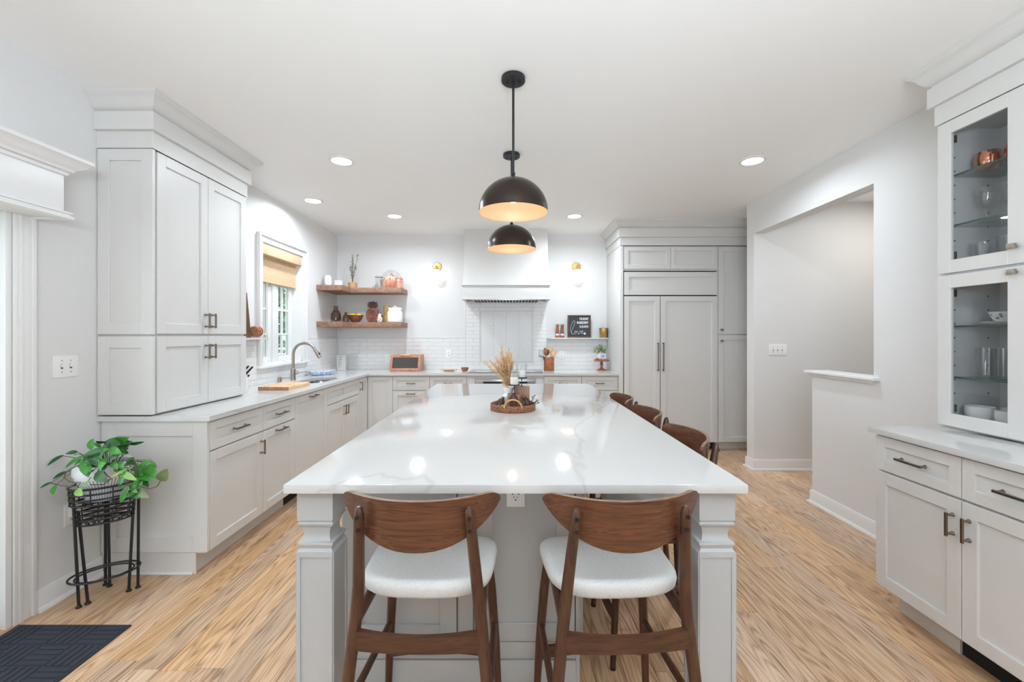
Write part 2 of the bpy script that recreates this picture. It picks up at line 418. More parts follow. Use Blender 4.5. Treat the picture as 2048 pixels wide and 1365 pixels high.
# travel +Y along the front then -X along the end: right of +Y is +X, right of -X is +Y
vs([(-.012, 1.965), (0, 1.965), (0, 2.19), (-.012, 2.19)]).build('box_front', M['trim'], co, bev=.001)
vs([(-.02, 2.165), (.008, 2.165), (.012, 2.172), (.012, 2.18), (.024, 2.184), (.028, 2.194), (.032, 2.198), (.055, 2.212), (.07, 2.232), (.078, 2.236), (.078, 2.252), (-.02, 2.252)]).build('crown', M['trim'], co)
vs([(-.02, 1.945), (.018, 1.945), (.026, 1.952), (.026, 1.962), (.016, 1.966), (.016, 1.974), (.022, 1.976), (.022, 1.984), (-.02, 1.984)]).build('bottom_mould', M['trim'], co)
MB().box(0, dpt, y0c, y1c, 2.24, 2.25).build('top_board', M['trim'], co)
MB().box(0, dpt-.02, y0c, y1c-.02, 1.955, 1.965).build('soffit', M['trim'], co)

# kitchen window
w1 = bpy.data.objects.new('window_1', None); COL.objects.link(w1); struct(w1)
c = MB()
CW = .078
for (a, b, th) in ((0, CW-.022, .016), (CW-.022, CW, .034)):
    c.box(WL, WL+th, WY0-b, WY0-a, WZ0-.02, WZ1+b).box(WL, WL+th, WY1+a, WY1+b, WZ0-.02, WZ1+b).box(WL, WL+th, WY0-a, WY1+a, WZ1+a, WZ1+b)
c.build('casing', M['trim'], w1, bev=.002)
MB().box(WL-.02, WL+.045, WY0-.1, WY1+.1, WZ0-.022, WZ0).build('sill', M['trim'], w1, bev=.004)
MB().box(WL-T, WL, WY0, WY0+.012, WZ0, WZ1).box(WL-T, WL, WY1-.012, WY1, WZ0, WZ1).box(WL-T, WL, WY0, WY1, WZ1-.012, WZ1).box(WL-T, WL, WY0, WY1, WZ0, WZ0+.012).build('jamb', M['trim'], w1)
MB().box(WL-T+.01, WL-.085, 4.415, 4.495, WZ0, WZ1).build('mullion', M['trim'], w1, bev=.003)
for (a, b) in ((WY0+.012, 4.415), (4.495, WY1-.012)):
    X0, X1 = WL-.155, WL-.105
    fr = .058
    s_ = MB().box(X0, X1, a, a+fr, WZ0+.012, WZ1-.012).box(X0, X1, b-fr, b, WZ0+.012, WZ1-.012).box(X0, X1, a+fr, b-fr, WZ0+.012, WZ0+.012+fr).box(X0, X1, a+fr, b-fr, WZ1-.012-fr, WZ1-.012)
    so = s_.build('sash', M['trim'], w1, bev=.004)
    MB().box(X0+.02, X0+.026, a+fr, b-fr, WZ0+.07, WZ1-.07).build('pane', M['glass'], so)
    mid = (a+b)/2
    MB().box(X0+.012, X0+.034, mid-.008, mid+.008, WZ0+.07, WZ1-.07).build('muntin', M['trim'], so)
    for z in (1.388, 1.645, 1.902):
        MB().box(X0+.013, X0+.033, a+fr, b-fr, z-.008, z+.008).build('muntin', M['trim'], so)
    k = MB().box(WL-.1, WL-.06, mid-.03, mid+.05, WZ0+.013, WZ0+.03).tube([(WL-.075, mid, WZ0+.03), (WL-.06, mid+.02, WZ0+.045), (WL-.06, mid+.07, WZ0+.04)], .006, 8)
    k.build('crank_handle', M['whitepl'], so, bev=.003)

# woven shade in the window
sh = thing('roller_shade', 'tan woven roller shade with valance in the kitchen window', 'shade', (WL, 4.455, 1.9))
MB().box(-.09, .004, -.383, .383, .255, .353).build('valance', M['woven'], sh, bev=.004)
MB().box(-.067, -.063, -.375, .372, .0, .30).build('shade_cloth', M['woven'], sh)
MB().tube([(-.065, -.375, .004), (-.065, .372, .004)], .007, 8).build('hem_bar', M['woven'], sh)

# outside the kitchen window
struct(MB().box(-14, WL-.3, -3, 14, -.6, -.5).build('ground', M['grass']))
def tree(loc, h, r, label):
    t = thing('garden_tree', label, 'tree', loc, 0, 'garden trees outside the window')
    MB().tube([(0, 0, -.52), (.05, 0, h*.3), (0, .06, h*.6), (.05, .1, h*.85)], [.16, .13, .09, .04], 8).build('trunk', M['bark'], t)
    g = MB()
    for i in range(2600):
        a = random.random()*2*PI; b = math.acos(random.uniform(-1, 1)); q = random.random()**.4
        p = Vector((r*q*math.sin(b)*math.cos(a), r*q*math.sin(b)*math.sin(a), h*.55+h*.5*q*math.cos(b)))
        R = Matrix.Rotation(random.random()*6, 3, 'Z') @ Matrix.Rotation(random.random()*3, 3, 'X')
        s = random.uniform(.07, .14)
        g.add([p+R @ Vector(v)*s for v in ((-1, 0, 0), (0, -.5, .1), (1, 0, 0), (0, .5, .1))], [(0, 1, 2, 3)])
    o = g.build('foliage', M['tree'], t, smooth=False); o['kind'] = 'stuff'
tree((-5.6, 9.3, 0), 3.9, 1.5, 'green leafy tree seen through the right window sash, nearest the house')
tree((-7.8, 11.6, 0), 4.6, 1.7, 'green leafy tree seen through the window, behind the nearer one')

# ------------------------------------------------------------------ tiles
tile_cache = {}
def tile_mesh(L, h):
    k = (round(L, 3), round(h, 3))
    if k not in tile_cache:
        tile_cache[k] = MB().box(0, k[0], -.007, 0, 0, k[1]).mesh('tile', M['tile'], .0012, seg=1)
    return tile_cache[k]
TH, TL, G = .0525, .2045, .0018
def tile_run(parent, org, ax, a, b, z0, z1, phase=0, skip=None):
    """courses from z0 up to z1 between a and b along ax ('x' on the back wall, 'y' on the left wall)"""
    r = 0; z = z0
    while z < z1-.012:
        h = min(TH, z1-z)
        segs = [(a, b)]
        if skip and z+h > skip[2]+.001 and z < skip[3]-.001:
            segs = [(a, skip[0]), (skip[1], b)]
            for (lo_, hi_) in ((z, skip[2]), (skip[3], z+h)):      # cut course above and below the panel
                if .008 < hi_-lo_ < h:
                    t = skip[0]
                    while t < skip[1]-.01:
                        L_ = min(TL, skip[1]-t); link('tile', tile_mesh(L_-G, hi_-lo_-G), parent, (t, org, lo_)); t += TL
        for (p, q) in segs:
            t = math.floor((p-phase)/TL)*TL+phase-(TL/2 if r % 2 else 0)
            while t < q:
                lo, hi = max(t, p), min(t+TL, q)
                if hi-lo > .004:
                    me = tile_mesh(hi-lo-G, h-G)
                    if ax == 'x': link('tile', me, parent, (lo, org, z))
                    else: link('tile', me, parent, (org, lo, z), None, (0, 0, PI/2))
                t += TL
        z += TH; r += 1
HX0, HX1 = -.613, .487
PZ = (-.408, .283, 1.023, 1.698)
tile_run(wall_back, WB-.001, 'x', WL+.008, HX0, .9145, 1.334)
tile_run(wall_back, WB-.001, 'x', HX0, HX1, .9145, 1.845, 0, (PZ[0]-.012, PZ[1]+.012, PZ[2]-.012, PZ[3]+.012))
tile_run(wall_back, WB-.001, 'x', HX1, 1.297, .9145, 1.322)
tile_run(wall_left, WL+.001, 'y', 3.318, WY0-CW-.002, .9145, 1.334, .05)
tile_run(wall_left, WL+.001, 'y', WY0-CW-.002, WY1+CW+.002, .9145, 1.06, .05)
tile_run(wall_left, WL+.001, 'y', WY1+CW+.002, WB-.008, .9145, 1.334, .05)
# herringbone panel behind the cooktop
def clip(poly, z, keep_above):
    out = []
    for i in range(len(poly)):
        p, q = poly[i-1], poly[i]
        ip = (p[1] >= z) == keep_above; iq = (q[1] >= z) == keep_above
        if ip != iq:
            t = (z-p[1])/(q[1]-p[1]); out.append((p[0]+t*(q[0]-p[0]), z))
        if iq: out.append(q)
    return out
cw = (PZ[1]-PZ[0])/4
for k in range(4):
    xa = PZ[0]+k*cw+.0008; xb = PZ[0]+(k+1)*cw-.0008; up = k % 2 == 0
    z = PZ[2]-cw
    while z < PZ[3]:
        h = .0455
        zl, zr = (z, z+cw) if up else (z+cw, z)
        poly = [(xa, zl), (xb, zr), (xb, zr+h-.0022), (xa, zl+h-.0022)]
        poly = clip(poly, PZ[2], True)
        if len(poly) > 2: poly = clip(poly, PZ[3], False)
        if len(poly) > 2 and max(p[1] for p in poly)-min(p[1] for p in poly) > .01:
            MB().prism(poly, 'y', WB-.008, WB-.001).build('tile', M['tile'], wall_back, bev=.001, seg=1)
        z += h
pf = MB()
for (a, b, c_, d_) in ((PZ[0]-.012, PZ[1]+.012, PZ[2]-.012, PZ[2]-.001), (PZ[0]-.012, PZ[1]+.012, PZ[3]+.001, PZ[3]+.012),
                       (PZ[0]-.012, PZ[0]-.001, PZ[2]-.001, PZ[3]+.001), (PZ[1]+.001, PZ[1]+.012, PZ[2]-.001, PZ[3]+.001)):
    pf.box(a, b, WB-.014, WB-.001, c_, d_)
pf.build('panel_border', M['tile'], wall_back, bev=.003)
struct(MB().box(WL, HX0, WB-.011, WB, 1.335, 1.345).box(HX0-.010, HX0, WB-.011, WB, 1.345, 1.86).build('trim_2', M['tile'], bev=.003))
struct(MB().box(WL, WL+.011, WY1+CW+.004, WB-.011, 1.335, 1.345).build('trim_3', M['tile'], bev=.003))
MB().box(WL, 1.297, WB-.0035, WB, .9145, 1.334).box(HX0, HX1, WB-.0035, WB, 1.334, 1.845).build('grout', M['grout'], wall_back)
gb = MB().box(WL, WL+.0035, 3.318, WB-.004, .9145, 1.06)
gb.box(WL, WL+.0035, 3.318, WY0-CW, 1.06, 1.334).box(WL, WL+.0035, WY1+CW, WB-.004, 1.06, 1.334).build('grout', M['grout'], wall_left)

# ------------------------------------------------------------------ cabinets
def pull(parent, x, z, L, vert, y=-.021):
    r = MB(); b = .0055; st = .03
    for s in (-1, 1):
        o = s*(L/2-.011)
        px, pz = (x, z+o) if vert else (x+o, z)
        R = Matrix.Rotation(PI/2, 3, 'X')
        r.lathe([(.0085, 0), (.0085, .003), (.0055, .009), (.0048, st-.004)], (px, y, pz), 12, rot=R)
    if vert: r.box(x-b, x+b, y-st-.004, y-st+.004, z-L/2, z+L/2)
    else: r.box(x-L/2, x+L/2, y-st-.004, y-st+.004, z-b, z+b)
    return r.build('handle', M['handle'], parent, bev=.0015, seg=1)
def knob(parent, x, z, y=-.021, mt='nickel'):
    R = Matrix.Rotation(PI/2, 3, 'X')
    return MB().lathe([(.007, 0), (.006, .012), (.008, .016)], (x, y, z), 12, rot=R).box(x-.015, x+.015, y-.030, y-.016, z-.012, z+.012).build('knob', M[mt], parent, bev=.003)
def shaker(parent, name, x0, x1, z0, z1, st=.058, m='cab', rail=None, split=None, y=0, glass=False):
    """framed front with a recessed panel; y is the plane of the carcass face"""
    g = .002; x0 += g; x1 -= g; z0 += g; z1 -= g; t = .02; rl = rail or st
    cols = [(x0, x1)] if not split else [(x0, split+st/2), (split-st/2, x1)]
    f = MB()
    f.box(x0, x0+st, y-t, y, z0, z1).box(x1-st, x1, y-t, y, z0, z1)
    f.box(x0+st, x1-st, y-t, y, z0, z0+rl).box(x0+st, x1-st, y-t, y, z1-rl, z1)
    if split: f.box(split-st/2, split+st/2, y-t, y, z0+rl, z1-rl)
    o = f.build(name, M[m], parent, bev=.0012, seg=1)
    wins = [(x0+st, x1-st)] if not split else [(x0+st, split-st/2), (split+st/2, x1-st)]
    for a, b in wins:
        if glass: MB().box(a-.003, b+.003, y-.011, y-.007, z0+rl-.003, z1-rl+.003).build('pane', M['cabglass'], o)
        else: MB().box(a-.002, b+.002, y-.009, y-.001, z0+rl-.002, z1-rl+.002).build('panel', M[m], o)
    return o
DB, DT, DM, DM2 = .1275, .877, .700, .706
KZ = .115
def carcass(t, w, d, z0=KZ, z1=.884, kick=.075, km='cab', m='cab', kickon=True):
    MB().box(0.0008, w-.0008, 0, d, z0, z1).build('body', M[m], t)
    if kickon: MB().box(0.0008, w-.0008, kick, kick+.02, 0, z0).build('toe_kick', M[km], t)
FX = -1.7417; LR = PI/2       # left run: faces +X
def left_cab(name, label, y0, y1, cat='cabinet', km='cab', top=.884):
    t = thing(name, label, cat, (FX-.02, y0, 0), LR); carcass(t, y1-y0, -(WL)+FX-.02-.003, km=km, z1=top); return t, y1-y0
t, wd = left_cab('base_cabinet', 'grey base cabinet with drawer over one door, beside the finished end panel', 2.487, 3.02)
d = shaker(t, 'drawer', 0, wd, DM2, DT, .05); pull(d, wd/2, (DM2+DT)/2, .135, False)
d = shaker(t, 'door', 0, wd, DB, DM); pull(d, wd-.03, .60, .10, True)
t, wd = left_cab('base_cabinet', 'narrow grey pull-out base cabinet with two horizontal handles, left of the dishwasher', 3.02, 3.467)
d = shaker(t, 'drawer', 0, wd, DM2, DT, .05); pull(d, wd/2, (DM2+DT)/2, .135, False)
d = shaker(t, 'door', 0, wd, DB, DM); pull(d, wd/2, .672, .135, False)
t, wd = left_cab('dishwasher', 'grey panelled dishwasher with one top handle and black toe kick', 3.467, 4.081, 'dishwasher', 'dark')
d = shaker(t, 'door', 0, wd, DB, DT); pull(d, wd/2, .845, .135, False)
t, wd = left_cab('sink_cabinet', 'grey sink base cabinet with twin-panel false front over two doors', 4.081, 4.927, top=.69)
MB().box(.001, wd-.001, 0, .02, .69, .884).build('front_rail', M['cab'], t)
shaker(t, 'false_front', 0, wd, DM2, DT, .05, split=wd/2)
d = shaker(t, 'door', 0, wd/2, DB, DM); pull(d, wd/2-.03, .60, .10, True)
d = shaker(t, 'door', wd/2, wd, DB, DM); pull(d, wd/2+.03, .60, .10, True)
# corner cabinet with a hinged pair of doors
BY = 5.22                      # back run: faces the camera
t = thing('corner_cabinet', 'grey corner base cabinet with angled pair of doors under the worktop corner', 'cabinet', (FX-.02, 4.927, 0))
MB().box(WL-FX+.023, 0, .0008, WB-4.927-.01, KZ, .884).box(0, FX*-1-1.4385+.02-.001, BY+.02-4.927, WB-4.927-.01, KZ, .884).build('body', M['cab'], t)
MB().box(-.095, -.075, 0, .37, 0, KZ).box(-.095, .32, .37, .39, 0, KZ).build('toe_kick', M['cab'], t)
d = shaker(t, 'door', 0, BY-.004-4.927, DB, DT, .045); d.rotation_euler = (0, 0, LR); pull(d, .03, .79, .10, True)
d = shaker(t, 'door', .0215, -FX-1.4385+.02, DB, DT, .05); d.location = (0, BY+.02-4.927, 0)
def back_cab(name, label, x0, x1, cat='cabinet'):
    t = thing(name, label, cat, (x0, BY+.02, 0)); carcass(t, x1-x0, WB-BY-.035); return t, x1-x0
for (x0, x1, lab) in ((-1.4385, -.989, 'grey base cabinet with drawer and handle below the bread box'), (-.989, -.537, 'grey base cabinet with drawer left of the oven, below the wooden dishes'),
                      (.40, .859, 'grey base cabinet with drawer right of the oven, below the utensil crock'), (.859, 1.317, 'grey base cabinet with drawer beside the refrigerator panel')):
    t, wd = back_cab('base_cabinet', lab, x0, x1-(.02 if x1 > 1.3 else 0))
    if x1 > 1.3: wd = 1.297-x0
    d = shaker(t, 'drawer', 0, wd, DM2, DT, .05); pull(d, wd/2, (DM2+DT)/2, .105, False)
    d = shaker(t, 'door', 0, wd, DB, DM); pull(d, wd/2, .665, .105, False)
# under-counter oven between fillers
t = thing('wall_oven', 'stainless built-in oven with black glass under the cooktop', 'oven', (-.537, BY+.02, 0))
MB().box(.001, .936, 0, .58, KZ, .84).build('body', M['cab'], t)
MB().box(.001, .936, .07, .09, 0, KZ).build('toe_kick', M['cab'], t)
MB().box(.001, .936, -.012, 0, .842, .884).box(.001, .10, -.012, 0, KZ, .842).box(.836, .936, -.012, 0, KZ, .842).build('filler', M['cab'], t, bev=.001)
MB().box(.105, .832, -.02, 0, .755, .838).build('control_panel', M['steel'], t, bev=.002)
MB().box(.20, .735, -.0215, -.02, .775, .81).build('display', M['blackgloss'], t)
o = MB().box(.105, .832, -.025, 0, .16, .75).build('door', M['steel'], t, bev=.003)
MB().box(.16, .777, -.027, -.025, .22, .66).build('pane', M['blackgloss'], o)
MB().tube([(.15, -.06, .71), (.787, -.06, .71)], .011, 10).box(.16, .175, -.06, -.025, .70, .72).box(.762, .777, -.06, -.025, .70, .72).build('handle', M['steel'], o)
# finished end panel of the left run, with its base
t = thing('end_panel', 'wide grey shaker end panel closing the left cabinet run, behind the plant', 'panel', (WL, 2.487, 0))
shaker(t, 'panel_frame', .003, FX-WL-.0, .1275, .884, .085)
t.children[0].name = 'panel_frame'
MB().box(.003, -1.816-WL, -.010, -.001, 0, .127).build('base_board', M['cab'], t)
MB().box(.003, -1.83-WL, -.022, -.010, 0, .014).build('shoe_mould', M['trim'], t, bev=.004)

# worktop of the kitchen runs, with the sink cut out
wt = MB(); CX = -1.715; CYF = 5.19; ZT, ZB = .914, .886
S0, S1, S2, S3 = -2.135, -1.845, 4.12, 4.68; sr = .115
def worktop():
    bm = bmesh.new()
    outer = [(WL, 2.445), (CX, 2.445), (CX, CYF), (1.297, CYF), (1.297, WB), (WL, WB)]
    hole = []
    for (cx_, cy_, a0) in ((S1-sr, S2+sr, -PI/2), (S1-sr, S3-sr, 0), (S0+sr, S3-sr, PI/2), (S0+sr, S2+sr, PI)):
        for k in range(7):
            a = a0+PI/2*k/6; hole.append((cx_+sr*math.cos(a), cy_+sr*math.sin(a)))
    return outer, hole
outer, hole = worktop()
def slab_with_hole(name, outer, hole, z0, z1, m):
    bm = bmesh.new(); edges = []
    for loop in (outer, hole):
        vs = [bm.verts.new((p[0], p[1], z1)) for p in loop]
        for i in range(len(vs)): edges.append(bm.edges.new((vs[i], vs[(i+1) % len(vs)])))
    bmesh.ops.triangle_fill(bm, use_beauty=True, edges=edges)
    # drop faces inside the hole
    cx_ = sum(p[0] for p in hole)/len(hole); cy_ = sum(p[1] for p in hole)/len(hole)
    r = bmesh.ops.extrude_face_region(bm, geom=bm.faces[:])
    for v in [e for e in r['geom'] if isinstance(e, bmesh.types.BMVert)]: v.co.z = z0
    bmesh.ops.recalc_face_normals(bm, faces=bm.faces)
    me = bpy.data.meshes.new(name); bm.to_mesh(me); bm.free(); me.materials.append(m)
    return link(name, me)
ct = slab_with_hole('worktop', outer, hole, ZB, ZT, M['quartz'])
tag(ct, 'white quartz L-shaped worktop running under the window and cooktop', 'worktop')
sk = thing('sink', 'stainless undermount sink bowl under the kitchen window', 'sink', ((S0+S1)/2, (S2+S3)/2, .70))
cxs, cys = (S0+S1)/2, (S2+S3)/2
rs = []
for (s_, z) in ((1.03, ZB-.001), (1.02, ZB-.006), (1.0, ZB-.006), (.97, .74), (.9, .712), (.1, .706)):
    rs.append([Vector(((p[0]-cxs)*s_, (p[1]-cys)*s_, z-.70)) for p in hole])
MB().rings(rs, True, False, True).build('bowl', M['steel'], sk)
MB().lathe([(.04, .008), (.045, .008), (.045, .0095), (.025, .0095)], (0, 0, 0), 16).build('drain', M['nickel'], sk)

# hutch cabinet standing on the left worktop
t = thing('hutch_cabinet', 'tall grey double-door hutch standing on the left worktop', 'cabinet', (-2.06, 2.465, ZT))
MB().box(WL+2.06+.002, 0, .0, .85, .004, 1.531).build('body', M['cab'], t)
for (z0, z1, hz) in ((.0117, .457, .355), (.469, 1.525, .56)):
    for k in (0, 1):
        d = shaker(t, 'door', .015+k*.4175, .015+(k+1)*.4175, z0, z1, .062); d.rotation_euler = (0, 0, LR); d.location = (0, 0, 0)
        pull(d, .015+.4175+(-.03 if k == 0 else .03), hz, .10, True)
for (z0, z1) in ((.007, .4575), (.4655, 1.527)):
    shaker(t, 'end_panel', WL+2.06+.003, .0235, z0, z1, .066)
cr = [(0, 2.64), (.012, 2.64), (.012, 2.65), (.022, 2.655), (.034, 2.664), (.048, 2.682), (.058, 2.70), (.072, 2.714), (.078, 2.718), (.084, 2.726), (.084, 2.7395), (0, 2.7395)]
f1 = [(0, 2.54), (.026, 2.54), (.026, 2.64), (0, 2.64)]; f2 = [(0, 2.442), (.006, 2.442), (.006, 2.54), (0, 2.54)]
def cornice(i, path):
    o = struct(sweep(path, cr).build('trim_%d' % i, M['cab']))
    sweep(path, f1).build('frieze_board', M['cab'], o, bev=.0015, seg=1); sweep(path, f2).build('frieze_board', M['cab'], o, bev=.0015, seg=1)
    return o
cornice(4, [(WL, 2.449), (-2.042, 2.449), (-2.042, 3.317), (WL, 3.317)])

# ------------------------------------------------------------------ refrigerator wall
RX0, FYF = 1.298, 5.11
t = thing('fridge_side_panel', 'tall grey side panel between the back worktop and the refrigerator', 'panel', (RX0, FYF, 0))
MB().box(0, .036, 0, WB-FYF-.002, 0, 2.442).build('panel', M['cab'], t, bev=.001)
t = thing('refrigerator', 'built-in refrigerator with two grey panelled doors and long handles', 'refrigerator', (1.3385, FYF+.02, 0))
FW = 1.117
MB().box(.004, FW-.004, .004, .66, .10, 2.13).build('body', M['dark'], t)
shaker(t, 'grille_panel', .004, FW-.004, 1.852, 2.131, .06)
d = shaker(t, 'door', .004, .434, .100, 1.842, .06); pull(d, .405, 1.12, .34, True)
d = shaker(t, 'door', .438, FW-.004, .100, 1.842, .06); pull(d, .467, 1.12, .34, True)
g = MB()
for k in range(14): g.box(.02+k*.078, .09+k*.078, .075, .085, .02, .085)
g.build('base_grille', M['steel'], t)
for a in (.01, FW-.03): MB().box(a, a+.02, .03, .06, 0, .1).build('foot', M['black'], t)
t = thing('bridge_cabinet', 'grey two-door cabinet above the refrigerator', 'cabinet', (1.3385, FYF+.02, 0))
MB().box(.001, FW, 0, .66, 2.145, 2.44).build('body', M['cab'], t)
shaker(t, 'door', .004, FW/2, 2.163, 2.43, .05); shaker(t, 'door', FW/2, FW-.004, 2.163, 2.43, .05)
t = thing('pantry_cabinet', 'tall narrow grey pantry cabinet right of the refrigerator', 'cabinet', (1.3385+FW+.002, FYF+.02, 0))
PW = .44
MB().box(.001, PW, 0, .66, KZ-.012, 2.44).build('body', M['cab'], t)
MB().box(.001, PW, .07, .09, 0, KZ-.012).build('toe_kick', M['cab'], t)
d = shaker(t, 'door', .008, PW, 1.386, 2.43, .06); knob(d, .04, 1.44)
d = shaker(t, 'door', .008, PW, .104, 1.38, .06); knob(d, .04, 1.31)
cornice(5, [(RX0, WB), (RX0, FYF), (3.3, FYF)])
struct(MB().box(1.3385+FW+PW+.004, 3.3, FYF+.02, FYF+.04, 0, 2.44).build('trim_6', M['cab']))

# ------------------------------------------------------------------ right hutch
RXF = 1.843; R_ = -PI/2
t = thing('base_cabinet', 'grey base cabinet with two drawers over two doors beneath the glass-front hutch', 'cabinet', (RXF+.02, 2.175, 0), R_)
wd = .83
MB().box(0, wd, 0, WR-RXF-.022, KZ, .884).build('body', M['cab'], t)
MB().box(.03, .32, .075, .09, 0, KZ).box(.03, .05, .0905, .6, 0, KZ).build('toe_kick', M['cab'], t)
MB().box(.32, wd, .085, .10, 0, KZ).build('toe_vent', M['dark'], t)
for k in (0, 1):
    d = shaker(t, 'drawer', k*wd/2, (k+1)*wd/2, DM2, DT, .05); pull(d, (k+.5)*wd/2, (DM2+DT)/2, .135, False)
    d = shaker(t, 'door', k*wd/2, (k+1)*wd/2, DB, DM, .058); pull(d, wd/2+(-.032 if k == 0 else .032), .59, .10, True)
o = MB().box(1.815, WR, 1.30, 2.19, ZB, ZT).build('worktop', M['quartz'], bev=.002); tag(o, 'short white quartz worktop under the glass-front hutch', 'worktop')
UX = 2.17
t = thing('glass_hutch', 'grey hutch with glass doors showing mugs and glassware', 'cabinet', (UX+.02, 2.19, ZT), R_)
uw = .75; ud = WR-UX-.022
b = MB().box(0, .018, 0, ud, .004, 1.53).box(uw-.018, uw, 0, ud, .004, 1.53).box(.018, uw-.018, ud-.012, ud, .004, 1.53)
for (z0, z1) in ((.004, .026), (.757, .779), (1.508, 1.53)): b.box(.018, uw-.018, 0, ud-.012, z0, z1)
b.box(uw/2-.01, uw/2+.01, .0, .018, .026, 1.508)
b.build('body', M['cabin'], t, bev=.001)
HN = mat('hinge_metal', (120, 112, 100), .35, 1)
for (z0, z1, kz) in ((.011, .7615, .735), (.7695, 1.527, .845)):
    for k in (0, 1):
        d = shaker(t, 'door', k*uw/2, (k+1)*uw/2, z0, z1, .063, glass=True)
        knob(d, uw/2-.03 if k == 0 else uw-.03, kz)
        for zz in (z0+.09, z1-.09):
            xh = .024 if k == 0 else uw-.024
            MB().box(xh-.006+(0.03 if k == 0 else -.03), xh+.006+(.03 if k == 0 else -.03), .004, .02, zz-.018, zz+.018).box(min(xh, xh+(.03 if k == 0 else -.03)), max(xh, xh+(.03 if k == 0 else -.03)), .006, .012, zz-.006, zz+.006).build('hinge', HN, d)
hol = MB()
for k in range(19):
    z = .10+k*.07
    for yy in (.05, .22):
        hol.box(.0175, .0195, yy-.003, yy+.003, z-.003, z+.003)
hol.build('shelf_pin_holes', M['dark'], t)
SH = [.256, .511, 1.016, 1.266]
for z in SH:
    o = MB().box(.02, uw-.02, .03, ud-.015, z-.008, z).build('glass_shelf', M['shelfglass'], t)
    MB().box(.02, uw-.02, .0285, .03, z-.008, z).build('front_edge', M['greenedge'], o)
cornice(7, [(WR, 2.193), (UX, 2.193), (UX, 1.42)])

def hpos(u, v, Y):   # world spot inside the glass hutch
    return P(u, v, Y)
def mug(name, label, loc, r, h, m, ang, group, prof=None):
    t = thing(name, label, 'mug', loc, ang, group)
    pr = prof or [(r*.62, 0), (r*.8, h*.12), (r*.97, h*.45), (r, h*.75), (r*.97, h), (r*.92, h), (r*.93, h*.7), (r*.85, h*.3), (r*.55, h*.08), (.002, h*.06)]
    MB().lathe(pr, n=24).build('cup', m, t)
    MB().tube([(r*.93, 0, h*.85), (r*1.35, 0, h*.86), (r*1.55, 0, h*.6), (r*1.4, 0, h*.3), (r*.9, 0, h*.2)], h*.075, 8).build('handle', m, t)
    return t
zb = lambda z: ZT+z
cm = [(.030, 0), (.043, .012), (.050, .04), (.050, .065), (.045, .09), (.0425, .09), (.047, .065), (.046, .03), (.028, .008), (.002, .006)]
mug('copper_mug', 'hammered copper mug on the top glass shelf of the hutch', (2.33, 2.10, zb(1.267)), .05, .09, M['copper'], -2.2, 'copper mugs', cm)
mug('copper_mug', 'second hammered copper mug, half hidden by the hutch door stile', (2.35, 1.985, zb(1.267)), .05, .09, M['copper'], -2.2, 'copper mugs', cm)
mug('white_mug', 'round white mug with handle on the hutch floor', (2.29, 2.10, zb(.028)), .056, .088, M['white'], -1.1, 'white mugs in the hutch')
mug('white_mug', 'second white mug, cut off by the hutch door stile', (2.285, 1.96, zb(.028)), .056, .088, M['white'], -1.1, 'white mugs in the hutch')
mug('white_mug', 'white mug at the back of the hutch floor, behind the two others', (2.395, 2.045, zb(.028)), .048, .085, M['white'], -1.6, 'white mugs in the hutch')
def goblet(label, loc):
    t = thing('goblet', label, 'goblet', loc, 0, 'cut glass goblets')
    MB().lathe([(.034, 0), (.034, .003), (.006, .012), (.007, .05), (.012, .062), (.034, .085), (.04, .12), (.043, .165), (.041, .165), (.037, .12), (.03, .088), (.002, .072)], n=20).build('bowl', M['tumbler'], t)
    g = MB()
    for k in range(12):
        a = 2*PI*k/12
        for z, r in ((.10, .0375), (.12, .0405), (.14, .042)):
            g.sphere((r*math.cos(a), r*math.sin(a), z), .0045, 6, 4)
    g.build('cut_pattern', M['tumbler'], t)
goblet('cut glass goblet on the middle shelf of the upper hutch', (2.335, 2.11, zb(1.0165)))
goblet('second cut glass goblet, beside the hutch door stile', (2.345, 2.01, zb(1.0165)))
def tumbler(label, loc, r0, r1, h, group):
    o = MB().lathe([(r0, 0), (r0+.001, .004), (r1, h), (r1-.003, h), (r0-.002, .012), (.002, .010)], n=20).build('tumbler', M['tumbler'], loc=loc)
    return tag(o, label, 'glass', group)
tumbler('tall flared clear tumbler on the upper hutch floor', (2.32, 2.112, zb(.781)), .034, .05, .135, 'tumblers in the hutch')
tumbler('second flared tumbler, behind the hutch door stile', (2.32, 1.995, zb(.781)), .034, .05, .145, 'tumblers in the hutch')
tumbler('straight clear drinking glass on the lower glass shelf', (2.315, 2.095, zb(.257)), .036, .038, .145, 'straight glasses in the hutch')
tumbler('straight clear drinking glass beside the hutch door stile', (2.315, 2.01, zb(.257)), .036, .038, .145, 'straight glasses in the hutch')
tumbler('straight clear drinking glass at the back of the lower shelf', (2.40, 2.11, zb(.257)), .036, .038, .14, 'straight glasses in the hutch')
o = MB().lathe([(.03, 0), (.075, .008), (.085, .014), (.083, .0155), (.03, .005), (.002, .004)], (0, 0, 0), 28).build('saucer', M['white'], loc=(2.33, 2.03, zb(.512))); tag(o, 'white saucer under the flowered cup on a glass shelf', 'saucer')
t = thing('teacup', 'white teacup with small blue flowers on a saucer', 'cup', (2.33, 2.03, zb(.512)+.0055))
MB().lathe([(.025, 0), (.028, .006), (.046, .03), (.054, .056), (.052, .056), (.043, .028), (.022, .006), (.002, .005)], n=24).build('cup', M['white'], t)
fl_ = MB()
for k in range(26):
    a = random.random()*2*PI; z = random.uniform(.018, .046); r = .03+.024*(z/.056)**.7+.002
    fl_.sphere((r*1.02*math.cos(a), r*1.02*math.sin(a), z), random.uniform(.003, .006), 6, 4, (1, 1, .8))
fl_.build('flower_print', mat('cobalt_print', (108, 130, 170), .3), t)

